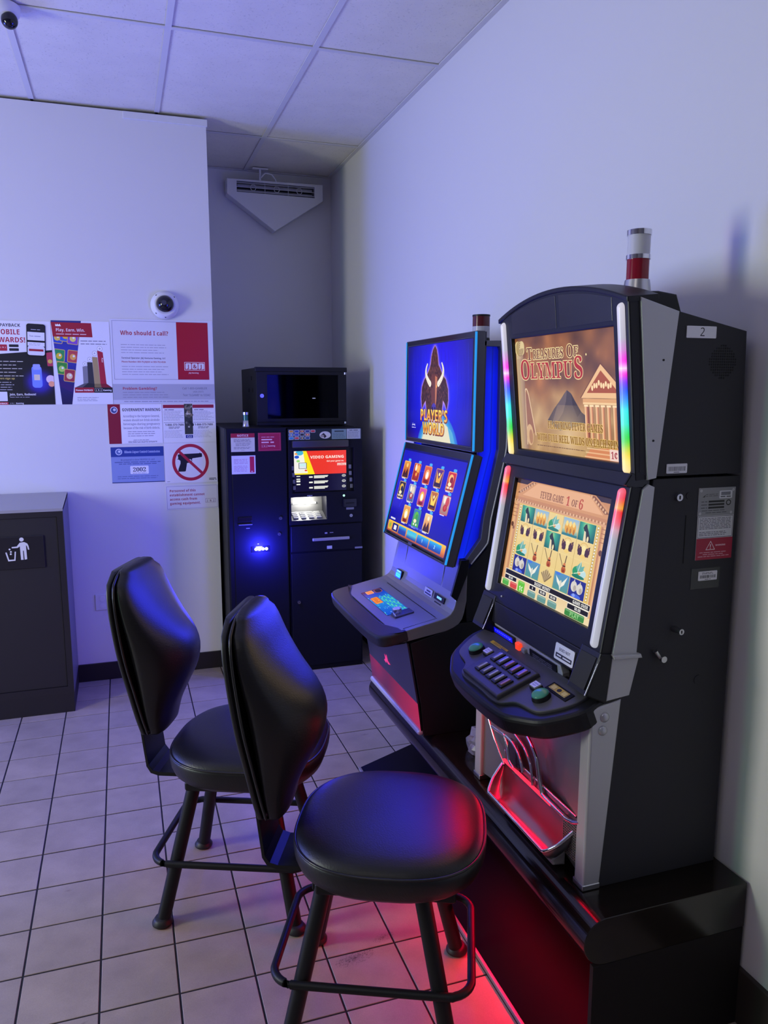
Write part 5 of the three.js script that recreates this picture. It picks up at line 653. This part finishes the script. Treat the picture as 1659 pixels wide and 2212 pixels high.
  // back panel under the screens, lit blue by the strip behind them
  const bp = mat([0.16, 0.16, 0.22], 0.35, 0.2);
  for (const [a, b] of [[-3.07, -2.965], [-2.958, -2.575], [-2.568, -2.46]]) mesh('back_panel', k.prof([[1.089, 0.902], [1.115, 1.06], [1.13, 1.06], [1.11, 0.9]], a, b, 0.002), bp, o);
  for (const z of [zN + 0.004]) { mesh('upright_cheek', k.prof([[1.062, 0.905], [1.098, 1.03], [1.13, 1.03], [1.125, 0.98], [1.085, 0.884]], z - 0.006, z + 0.006, 0.002), blackPlastic, o); mesh('cheek_trim', tube([k.p(1.083, 0.884, z), k.p(1.1, 0.945, z), k.p(1.113, 0.99, z)], 0.0035, 16), mat([0.5, 0.5, 0.56], 0.3, 0.6), o); }
  mesh('blue_light_strip', k.block(1.118, 1.132, 1.045, 1.056, -3.06, -2.47), glow([0.02, 0.05, 1], 1.2), o);
  k.lamp('blue_strip_lamp', [0.03, 0.05, 1], 9, 0.6, 0.02, [1.1, 1.04, zc], [0.99, 0.78, zc]);
  // screens
  const U = k.slope(1.146, 1.815, 1.1425, 1.405), D = k.slope(1.1415, 1.4, 1.043, 1.012), w2 = 0.337;
  const frameFace = mat([0.012, 0.012, 0.018], 0.15), frameSide = mat([0.11, 0.11, 0.13], 0.45);
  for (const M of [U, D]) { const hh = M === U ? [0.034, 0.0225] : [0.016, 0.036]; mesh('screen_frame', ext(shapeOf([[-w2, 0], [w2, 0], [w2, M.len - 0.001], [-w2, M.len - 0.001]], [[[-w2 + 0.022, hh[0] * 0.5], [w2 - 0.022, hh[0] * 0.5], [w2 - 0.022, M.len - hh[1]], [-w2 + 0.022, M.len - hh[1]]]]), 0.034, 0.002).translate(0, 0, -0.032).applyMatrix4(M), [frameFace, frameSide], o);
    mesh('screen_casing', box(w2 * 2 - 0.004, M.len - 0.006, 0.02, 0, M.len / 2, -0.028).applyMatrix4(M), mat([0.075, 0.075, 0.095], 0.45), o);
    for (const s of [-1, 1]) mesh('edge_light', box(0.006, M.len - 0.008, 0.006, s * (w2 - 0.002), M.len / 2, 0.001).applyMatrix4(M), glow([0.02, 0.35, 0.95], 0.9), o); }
  const upT = canvasTex(1024, 640, (g, w, h) => {
    g.fillStyle = rad(g, 520, 300, 620, [0, '#2a3cff'], [0.4, '#1418f0'], [0.75, '#0a08b8'], [1, '#06045c']); g.fillRect(0, 0, w, h); for (let i = 0; i < 70; i++) { const x = rnd() * w; g.strokeStyle = rnd() < 0.5 ? 'rgba(60,80,255,.3)' : 'rgba(4,2,120,.35)'; g.lineWidth = 3; g.beginPath(); g.moveTo(x, rnd() * 200); g.quadraticCurveTo(x + 20, 300, x - 10 + 30 * rnd(), 300 + rnd() * 300); g.stroke(); }
    // globe
    g.fillStyle = rad(g, 520, 780, 370, [0, '#f2ecd2'], [0.75, '#e6e0c4'], [0.82, '#3aa0e0'], [0.95, '#1a60d8'], [1, '#0a30a0']); g.beginPath(); g.arc(520, 800, 360, 0, 7); g.fill(); poly(g, '#e9e2c0', [300, 640], [340, 560], [440, 520], [640, 520], [740, 560], [780, 640]); poly(g, '#5ab0d8', [690, 540], [760, 570], [800, 640], [740, 640]);
    // bison: glow, hump, head, horns
    const bison = [[470, 12], [500, 40], [520, 90], [532, 140], [560, 165], [592, 200], [650, 238], [686, 300], [692, 370], [672, 436], [640, 392], [612, 372], [600, 430], [588, 500], [350, 500], [340, 430], [326, 376], [296, 400], [264, 436], [248, 352], [260, 280], [300, 232], [350, 196], [386, 160], [404, 130], [414, 80], [440, 36]];
    const trace = () => { g.beginPath(); bison.forEach((p, i) => (i ? g.lineTo(...p) : g.moveTo(...p))); g.closePath(); };
    g.save(); g.shadowColor = '#d0a0ff'; g.shadowBlur = 34; g.fillStyle = '#3c221e'; trace(); g.fill(); g.fill(); g.restore(); g.strokeStyle = 'rgba(214,150,190,.7)'; g.lineWidth = 5; trace(); g.stroke();
    g.save(); trace(); g.clip();
    for (let i = 0; i < 2600; i++) { const y = 10 + rnd() * 490, x = 250 + rnd() * 440, c = Math.abs(x - 468) / 220; g.strokeStyle = ['rgba(150,92,74,.55)', 'rgba(40,20,22,.6)', 'rgba(196,116,84,.4)', 'rgba(96,60,92,.45)'][c > 0.55 && i % 3 ? 1 + 2 * (i % 2) : i % 4]; g.lineWidth = 3.4; g.beginPath(); g.moveTo(x, y); g.lineTo(x + (x - 468) * 0.05 + (rnd() - 0.5) * 8, y + 10 + 12 * rnd()); g.stroke(); }
    g.restore();
    poly(g, '#6a3a34', [420, 200], [520, 200], [516, 330], [500, 450], [440, 450], [420, 330]); poly(g, '#c87a58', [480, 210], [514, 220], [506, 360], [488, 420]); disc(g, '#4a3ab0', 466, 420, 34, 30); disc(g, '#1c1030', 448, 426, 9, 12); disc(g, '#1c1030', 484, 426, 9, 12); disc(g, '#ffb050', 506, 280, 8, 10); disc(g, '#2a1410', 432, 282, 8, 10); disc(g, '#2a1a2c', 464, 492, 30, 12);
    for (const s of [-1, 1]) { for (let i = 0; i < 14; i++) { const t = i / 13, x = 466 + s * (70 + 86 * Math.sin(t * 2.3) * (1 - 0.25 * t)), y = 262 - 130 * t; disc(g, '#f6eedd', x, y, 21 * (1 - 0.62 * t)); } for (let i = 0; i < 12; i++) { const t = i / 13; disc(g, '#cdb79a', 466 + s * (76 + 86 * Math.sin(t * 2.3) * (1 - 0.25 * t)), 266 - 130 * t, 4 * (1 - 0.6 * t)); } }
    const T = (s, y, size, wd2) => { txt(g, s, 462, y, size, '#a8501c', { bold: true, align: 'center', w: wd2, stroke: '#7a3210', sw: 12 }); g.font = 'bold ' + size + 'px sans-serif'; txt(g, s, 458, y - 4, size, lin(g, 0, y - size * 0.75, 0, y, [0, '#ffe25a'], [0.45, '#ffc83a'], [0.55, '#f0922a'], [1, '#ffd870']), { bold: true, align: 'center', w: wd2 }); };
    T("PLAYER'S", 512, 104, 470); T('WORLD', 600, 104, 360); poly(g, '#c8c8f8', [84, 556], [108, 530], [104, 546], [140, 540], [146, 556], [120, 550]); lines(g, 84, 564, 70, 1, 8, '#c8c8f8', 6, 0);
  });
  mesh('upper_screen', sheet(0.63, U.len - 0.042, 0.004, 0, U.len / 2 - 0.003, 0).applyMatrix4(U), screenMat(upT, blackPlastic, 1), o);
  const loT = canvasTex(1024, 660, (g, w, h) => {
    g.fillStyle = lin(g, 0, 0, 0, h, [0, '#1612c4'], [0.5, '#100ad8'], [0.9, '#0a06a0'], [1, '#06045a']); g.fillRect(0, 0, w, h); g.strokeStyle = 'rgba(40,60,255,.5)'; g.lineWidth = 10; for (const r of [300, 420]) { g.beginPath(); g.arc(420, 560, r, 3.5, 5.8); g.stroke(); }
    const T = (x, y, a, b, c, kind) => { const w3 = 112, h3 = 128; rrect(g, x, y, w3, h3, 8, a, c, 5); g.save(); g.beginPath(); g.rect(x + 3, y + 3, w3 - 6, h3 - 6); g.clip(); g.fillStyle = lin(g, x, y, x, y + h3, [0, a], [1, b]); g.fillRect(x, y, w3, h3);
      if (kind === 0) { poly(g, '#3a1408', [x, y + 128], [x + 30, y + 60], [x + 50, y + 96], [x + 76, y + 50], [x + 112, y + 128]); disc(g, c, x + 60, y + 30, 16); }
      if (kind === 1) { disc(g, c, x + 76, y + 40, 26, 34); disc(g, '#fff0d8', x + 36, y + 30, 16, 26); disc(g, '#b8301c', x + 60, y + 84, 30, 24); disc(g, c, x + 60, y + 80, 14); }
      if (kind === 2) { disc(g, c, x + 56, y + 60, 36); disc(g, '#fff', x + 56, y + 66, 18, 26); poly(g, '#7a1408', [x + 20, y + 100], [x + 92, y + 100], [x + 80, y + 124], [x + 30, y + 124]); }
      if (kind === 3) { poly(g, c, [x + 10, y + 10], [x + 56, y + 70], [x + 102, y + 8], [x + 84, y + 96], [x + 56, y + 104], [x + 26, y + 96]); disc(g, '#fff2b0', x + 56, y + 36, 12); rect(g, '#2a1440', x + 14, y + 96, 84, 14); }
      if (kind === 4) { disc(g, c, x + 50, y + 48, 34); disc(g, b, x + 60, y + 54, 22); disc(g, '#fff0c0', x + 44, y + 84, 24, 14); for (let i = 0; i < 5; i++) disc(g, i % 2 ? '#fff' : c, x + 14 + i * 20, y + 108, 9); }
      g.restore(); rrect(g, x + 8, y + h3 + 3, 66, 7, 3, '#d8d8ff'); rrect(g, x + 58, y - 24, 46, 20, 8, '#4ab0f4'); };
    const rows = [[['#f0a040', '#a83c18', '#ffd070', 0], ['#c83a20', '#8a2010', '#ffb040', 1], ['#e86830', '#b01c14', '#ffb070', 2], ['#6a3090', '#2a1440', '#f0b040', 3], ['#d83040', '#8a1828', '#ffc070', 4]], [['#1a1a38', '#10244a', '#e8b840', 4], ['#8a9ac8', '#4a5a90', '#e8d8c0', 1], ['#e850b0', '#a83078', '#f8c040', 2], ['#c87028', '#6a2410', '#ffd850', 3], ['#e0d8d0', '#a87870', '#d04848', 1]], [['#f0a848', '#c87020', '#ffe080', 2], ['#3070d0', '#40a048', '#60c040', 4], ['#f8d898', '#e07830', '#fff0c0', 0]]];
    rows[0].forEach((t, i) => T(54 + i * 188, 96, ...t)); rows[1].forEach((t, i) => T(54 + i * 188, 258, ...t)); rows[2].forEach((t, i) => T(236 + i * 188, 420, ...t));
    lines(g, 36, 546, 90, 1, 10, '#dcdcf4', 14, 0); lines(g, 380, 544, 240, 1, 10, '#4a64e8', 12, 0); rrect(g, 12, 572, 1000, 84, 10, lin(g, 0, 572, 0, 656, [0, '#ffd23a'], [0.6, '#e8862a'], [1, '#a84a28'])); rrect(g, 24, 584, 70, 60, 8, '#e8b040'); disc(g, '#98b83a', 58, 610, 18); rrect(g, 104, 582, 110, 62, 8, '#10107a', '#f4d468', 3); rect(g, '#f0f0ff', 134, 596, 50, 34); for (const [x, c, s] of [[226, '#1a3fb4', ''], [386, '#58c8d8', ''], [566, '#1670d8', '1'], [766, '#1670d8', '2']]) { rrect(g, x, 584, x === 226 ? 140 : x === 386 ? 168 : 188, 60, 8, lin(g, 0, 584, 0, 644, [0, '#30c0f0'], [0.5, c], [1, '#0a3a9a'])); txt(g, s, x + 88, 626, 32, '#c8f4ff', { bold: true, align: 'center' }); }
  });
  mesh('lower_screen', sheet(0.63, D.len - 0.046, 0.004, 0, D.len / 2 - 0.004, 0).applyMatrix4(D), screenMat(loT, blackPlastic, 1), o);
  mesh('maker_mark', sheet(0.04, 0.008, 0.0012, -0.02, 0.012, 0.0025).applyMatrix4(D), mat([0.08, 0.08, 0.1], 0.4), o);
  // sides behind the screens, hidden LED light painted in as emission, with a dark rim
  const sideT = canvasTex(256, 512, (g, w, h) => { g.fillStyle = lin(g, 0, 0, w, 0, [0, '#060a78'], [0.12, '#0a14d8'], [0.4, '#0a22ff'], [0.5, '#0c2aff'], [0.53, '#0818c0'], [0.58, '#0a20ff'], [0.8, '#0a16e0'], [1, '#060c80']); g.fillRect(0, 0, w, h); g.fillStyle = lin(g, 0, 0, 0, h, [0, 'rgba(4,4,60,.5)'], [0.15, 'rgba(4,4,60,.1)'], [0.7, 'rgba(0,0,0,0)'], [1, 'rgba(20,60,255,.4)']); g.fillRect(0, 0, w, h); });  // falloff of the hidden LEDs painted as a blue gradient
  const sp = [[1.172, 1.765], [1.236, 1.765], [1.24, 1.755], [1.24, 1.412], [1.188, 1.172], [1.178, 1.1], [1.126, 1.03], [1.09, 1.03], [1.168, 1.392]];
  for (const [a, b] of [[zN - 0.03, zN - 0.022], [zF + 0.022, zF + 0.03]]) { const g = k.prof(sp, a, b, 0.001), p = g.attributes.position, u = g.attributes.uv; for (let i = 0; i < p.count; i++) { const y = p.getY(i) + Y0, x = XB - p.getZ(i); u.setXY(i, Math.min(1, Math.max(0, (x - 1.17 + (y < 1.4 ? (1.4 - y) * 0.26 : 0)) / 0.09)), (y - 1) / 0.78); } mesh('painted_glow_side', g, new THREE.MeshStandardMaterial({ color: 0x0a0a20, emissive: 0xffffff, emissiveMap: sideT, emissiveIntensity: 0.95, roughness: 0.4 }), o, { label: 'side behind the screens with the blue LED light painted on' }); }
  mesh('casing_core', k.prof([[1.18, 1.77], [1.25, 1.77], [1.256, 1.75], [1.256, 1.41], [1.2, 1.17], [1.17, 1.15], [1.2, 1.38]], zF + 0.032, zN - 0.032), blackPlastic, o);
  for (const z of [zN - 0.012, zF + 0.012]) mesh('side_rim', k.prof([[1.175, 1.782], [1.248, 1.784], [1.266, 1.765], [1.266, 1.408], [1.214, 1.168], [1.203, 1.084], [1.14, 1.012], [1.124, 1.03], [1.178, 1.1], [1.187, 1.174], [1.239, 1.412], [1.239, 1.752], [1.234, 1.763], [1.175, 1.764]], z - 0.014, z + 0.012, 0.002), mat([0.16, 0.16, 0.2], 0.4, 0.1), o);
  for (const z of [zN + 0.001]) mesh('rim_line', tube([k.p(1.24, 1.782, z), k.p(1.262, 1.768, z), k.p(1.2665, 1.6, z), k.p(1.2665, 1.41, z), k.p(1.214, 1.168, z), k.p(1.203, 1.084, z), k.p(1.14, 1.012, z)], 0.0025, 60), mat([0.62, 0.62, 0.72], 0.35, 0.2), o);
  mesh('side_lock', cyl(0.008, 0.009, 0.016, 20).rotateX(Math.PI / 2).rotateY(Math.PI / 2).translate(k.X(zN) + 0.006, k.Y(0.725), k.Zx(1.135)), brushed, o); mesh('side_lock', cyl(0.009, 0.009, 0.012, 20).rotateX(Math.PI / 2).rotateY(Math.PI / 2).translate(k.X(zN) + 0.006, k.Y(0.65), k.Zx(1.12)), brushed, o);
  const lx = 1.21, lz = -2.53, yb = k.Y(1.77), T = (g) => g.translate(k.X(lz), 0, k.Zx(lx));
  const base = mesh('signal_lamp', T(cyl(0.03, 0.034, 0.03, 30).translate(0, yb + 0.012, 0)), blackPlastic, o); mesh('white_lens', T(cyl(0.03, 0.03, 0.04, 30).translate(0, yb + 0.046, 0)), mat([0.5, 0.5, 0.55], 0.25), base); mesh('red_lens', T(cyl(0.03, 0.03, 0.034, 30).translate(0, yb + 0.083, 0)), mat([0.1, 0.012, 0.02], 0.2), base); mesh('cap', T(cyl(0.031, 0.031, 0.006, 30).translate(0, yb + 0.103, 0)), blackPlastic, base);
  k.lamp('upper_screen_light', [0.03, 0.04, 1], 18, 0.64, 0.38, [1.13, 1.6, zc], [0.3, 1.55, zc]);
  k.lamp('lower_screen_light', [0.03, 0.04, 1], 18, 0.64, 0.36, [1.08, 1.212, zc], [0.11, 1.458, zc]);
}
// crumpled plastic bag between the machines
{
  const g = new THREE.IcosahedronGeometry(0.05, 3), p = g.attributes.position, v = V3(0, 0, 0); for (let i = 0; i < p.count; i++) { v.fromBufferAttribute(p, i); const n = 0.75 + 0.7 * vn(v.x * 60 + 9, v.y * 60 + 5, 64) - 0.25 * vn(v.z * 120, v.x * 120, 64); p.setXYZ(i, v.x * n * 0.7, Math.max(-0.036, v.y * n * 1.1), v.z * n * 0.9); } g.computeVertexNormals();
  const b = tag(mesh('plastic_bag', g, new THREE.MeshStandardMaterial({ color: 0x8a8292, roughness: 0.35, transparent: false })), 'crumpled grey plastic bag lying between the two slot machines', 'bag'); b.position.set(1.1, 0.432, -2.25); b.rotation.y = 0.5;
}
// ------------------------------------------------------------------ stools
const SE = (a, e) => Math.sign(Math.cos(a)) * Math.pow(Math.abs(Math.cos(a)), e);
const CE = (a, e) => Math.sign(Math.sin(a)) * Math.pow(Math.abs(Math.sin(a)), e);
function loft(rings, uvOf, capEnds = true) {
  const n = rings[0].length, P = [], U = [], I = []; rings.forEach((r, i) => r.forEach((p, j) => { P.push(...p); U.push(...uvOf(p)); }));
  for (let i = 0; i < rings.length - 1; i++) for (let j = 0; j < n; j++) { const a = i * n + j, b = i * n + (j + 1) % n; I.push(a, b, a + n, b, b + n, a + n); }
  if (capEnds) for (const [i, f] of [[0, 1], [rings.length - 1, 0]]) { const c = rings[i].reduce((s, p) => s.map((v, q) => v + p[q] / n), [0, 0, 0]), ci = P.length / 3; P.push(...c); U.push(...uvOf(c)); for (let j = 0; j < n; j++) { const a = i * n + j, b = i * n + (j + 1) % n; f ? I.push(ci, b, a) : I.push(ci, a, b); } }
  const g = new THREE.BufferGeometry(); g.setAttribute('position', new THREE.Float32BufferAttribute(P, 3)); g.setAttribute('uv', new THREE.Float32BufferAttribute(U, 2)); g.setIndex(I); g.computeVertexNormals(); return g;
}
function buildStool(label) {
  const o = thing('slot_stool', label, 'stool', [0, 0, 0], 0, 'padded black stools at the slot machines');
  const cx0 = 0.035, UV = (p) => [p[0] * 2.2 + p[1] * 1.1, p[2] * 2.2], UVb = (p) => [p[1] * 2.2, p[2] * 2.2 + p[0]];
  const ring = (y, s, dome = 0) => { const r = []; for (let j = 0; j < 64; j++) { const a = j / 64 * Math.PI * 2, x = SE(a, 0.72), z = CE(a, 0.72), wz = 0.25 * (1 - 0.05 * (x < 0 ? x * x : 0)); r.push([cx0 + 0.243 * x * s, y + 0.02, wz * z * s]); } return r; };
  mesh('seat_cushion', loft([ring(0.425, 0.84), ring(0.432, 0.9), ring(0.446, 0.955), ring(0.468, 0.99), ring(0.488, 1.0), ring(0.497, 0.994), ring(0.5015, 0.984), ring(0.503, 0.975), ring(0.506, 0.97), ring(0.515, 0.945), ring(0.524, 0.89), ring(0.531, 0.78), ring(0.5355, 0.6), ring(0.538, 0.35), ring(0.5388, 0.12)].map((r) => r.slice().reverse()), UV), vinyl, o);
  const pipe = ring(0.5035, 0.983); mesh('seat_piping', tube(pipe, 0.0035, 120, true, 8), mat([0.016, 0.015, 0.017], 0.3), o);
  mesh('seat_board', box(0.34, 0.03, 0.34, cx0, 0.433, 0, 0.008), steelBlack, o);
  mesh('seat_frame', mergeGeometries([box(0.3, 0.022, 0.05, 0, 0.41, 0.1, 0.004), box(0.3, 0.022, 0.05, 0, 0.41, -0.1, 0.004), cyl(0.08, 0.08, 0.03, 24).translate(0, 0.405, 0).toNonIndexed()].map((g) => { const q = g.index ? g.toNonIndexed() : g; return q; })), steelBlack, o);
  for (const [sx, sz] of [[1, 1], [1, -1], [-1, 1], [-1, -1]]) { const l = mesh('leg', rod([sx * 0.205, 0.012, sz * 0.205], [sx * 0.118, 0.425, sz * 0.118], 0.0205, 0.021, 20), steelBlack, o); mesh('foot_glide', new THREE.LatheGeometry([[0, 0], [0.026, 0], [0.031, 0.005], [0.031, 0.011], [0.026, 0.018], [0.021, 0.026], [0, 0.026]].map((p) => new THREE.Vector2(...p)), 28).translate(sx * 0.207, 0, sz * 0.207), rubber, l); }
  const rp = [], rx = 0.245, rz = 0.19, rr = 0.06, ry = 0.19; for (const [sx, sz, a0] of [[1, 1, 0], [-1, 1, 1], [-1, -1, 2], [1, -1, 3]]) for (let i = 0; i <= 6; i++) { const a = (a0 + i / 6) * Math.PI / 2; rp.push([sx * (rx - rr) + rr * Math.cos(a), ry, sz * (rz - rr) + rr * Math.sin(a)]); }
  mesh('foot_rail', tube(rp, 0.0105, 160, true, 12), steelBlack, o);
  // bracket from under the seat up behind the back pad
  const bw = 0.15, br = new THREE.Shape(); [[0.02, 0.415], [-0.25, 0.415], [-0.275, 0.423], [-0.288, 0.445], [-0.318, 0.7], [-0.311, 0.701], [-0.28, 0.45], [-0.268, 0.433], [-0.248, 0.427], [0.02, 0.427]].forEach((p, i) => (i ? br.lineTo(...p) : br.moveTo(...p)));
  mesh('back_bracket', ext(br, bw, 0.001).translate(0, 0, -bw / 2), steelBlack, o);
  // back pad: rings from bottom to top; forward thickness swells at the lumbar
  const yb = 0.565, yt = 1.07, lean = (t) => -0.272 - 0.062 * t, n = 26, R1 = [], R2 = [];
  const curve = (k) => (t) => { for (let i = 1; i < k.length; i++) if (t <= k[i][0]) { const p = (q) => k[Math.min(k.length - 1, Math.max(0, q))], f = (t - k[i - 1][0]) / (k[i][0] - k[i - 1][0]), d = k[i][0] - k[i - 1][0], a = k[i - 1][1], b = k[i][1], m0 = (b - p(i - 2)[1]) / Math.max(1e-6, k[i][0] - p(i - 2)[0]) * d, m1 = (p(i + 1)[1] - a) / Math.max(1e-6, p(i + 1)[0] - k[i - 1][0]) * d, f2 = f * f, f3 = f2 * f; return (2 * f3 - 3 * f2 + 1) * a + (f3 - 2 * f2 + f) * m0 + (-2 * f3 + 3 * f2) * b + (f3 - f2) * m1; } return k[k.length - 1][1]; };
  const hw = curve([[0, 0.098], [0.1, 0.116], [0.3, 0.142], [0.5, 0.166], [0.7, 0.174], [0.85, 0.171], [0.94, 0.158], [0.98, 0.14], [1, 0.118]]);
  const th = curve([[0, 0.05], [0.12, 0.075], [0.25, 0.115], [0.38, 0.155], [0.5, 0.172], [0.6, 0.16], [0.72, 0.115], [0.84, 0.078], [0.94, 0.058], [1, 0.045]]);
  const side = [];
  const padRing = (t, s = 1, ds = 1, y = yb + (yt - yb) * t) => { const r = [], W = hw(t) * s, T = th(t) * ds, x0 = lean(t); for (let j = 0; j < 56; j++) { const a = j / 56 * Math.PI * 2, c = SE(a, 0.55), q = CE(a, 0.55); const f = (q + 1) / 2; const w = W * c * (1 - (0.1 + 0.5 * Math.max(0, T - 0.06) * 6 * 0.5) * f * f); const edge = Math.abs(c); r.push([x0 + (0.03 + (T - 0.03) * (1 - 0.3 * edge * edge)) * f, y, w]); } return r; };
  for (let i = 0; i <= n; i++) { const t = i / n; R1.push(padRing(t)); side.push([lean(t) + 0.004, yb + (yt - yb) * t, hw(t)]); }
  const topR = [[0.97, 0.95, 0.006], [0.9, 0.82, 0.012], [0.7, 0.6, 0.017], [0.4, 0.35, 0.019]].map(([s, d, dy]) => padRing(1, s, d, yt + dy)), botR = [[0.4, 0.4, -0.014], [0.75, 0.7, -0.011], [0.93, 0.9, -0.006]].map(([s, d, dy]) => padRing(0, s, d, yb + dy));
  mesh('back_cushion', loft([...botR, ...R1, ...topR], UVb), vinyl, o);
  for (let i = 0; i <= n; i++) { const t = i / n, r = [], W = hw(t) + 0.001, x0 = lean(t); for (let j = 0; j < 40; j++) { const a = j / 40 * Math.PI * 2; r.push([x0 - 0.013 + 0.011 * CE(a, 0.5), yb + (yt - yb) * t * 1.0, W * SE(a, 0.5)]); } R2.push(r); }
  mesh('back_shell', loft([R2[0].map(([x, y, z]) => [x, y - 0.008, z * 0.9]), ...R2, R2[n].map(([x, y, z]) => [x, y + 0.01, z * 0.88])], UVb), mat([0.012, 0.012, 0.013], 0.45), o);
  const loop = [...side, ...[[lean(1) + 0.004, yt + 0.011, 0.085], [lean(1) + 0.004, yt + 0.015, 0], [lean(1) + 0.004, yt + 0.011, -0.085]], ...side.slice().reverse().map(([x, y, z]) => [x, y, -z]), [lean(0) + 0.004, yb - 0.008, -0.06], [lean(0) + 0.004, yb - 0.008, 0.06]];
  mesh('back_piping', tube(loop, 0.0038, 160, true, 8), mat([0.018, 0.017, 0.019], 0.28), o);
  return o;
}
const stool = buildStool('padded black stool in front, its seat lit red at the silver slot machine');
stool.position.set(0.576, 0, -1.761); stool.rotation.y = -0.43;
const stool2 = stool.clone(); stool2.name = numbered('slot_stool'); stool2.userData = { ...stool.userData, label: 'padded black stool farther back, nearer to the trash cabinet' }; scene.add(stool2);
stool2.position.set(0.315, 0, -2.368); stool2.rotation.y = -0.4;

renderer.render(scene, camera);
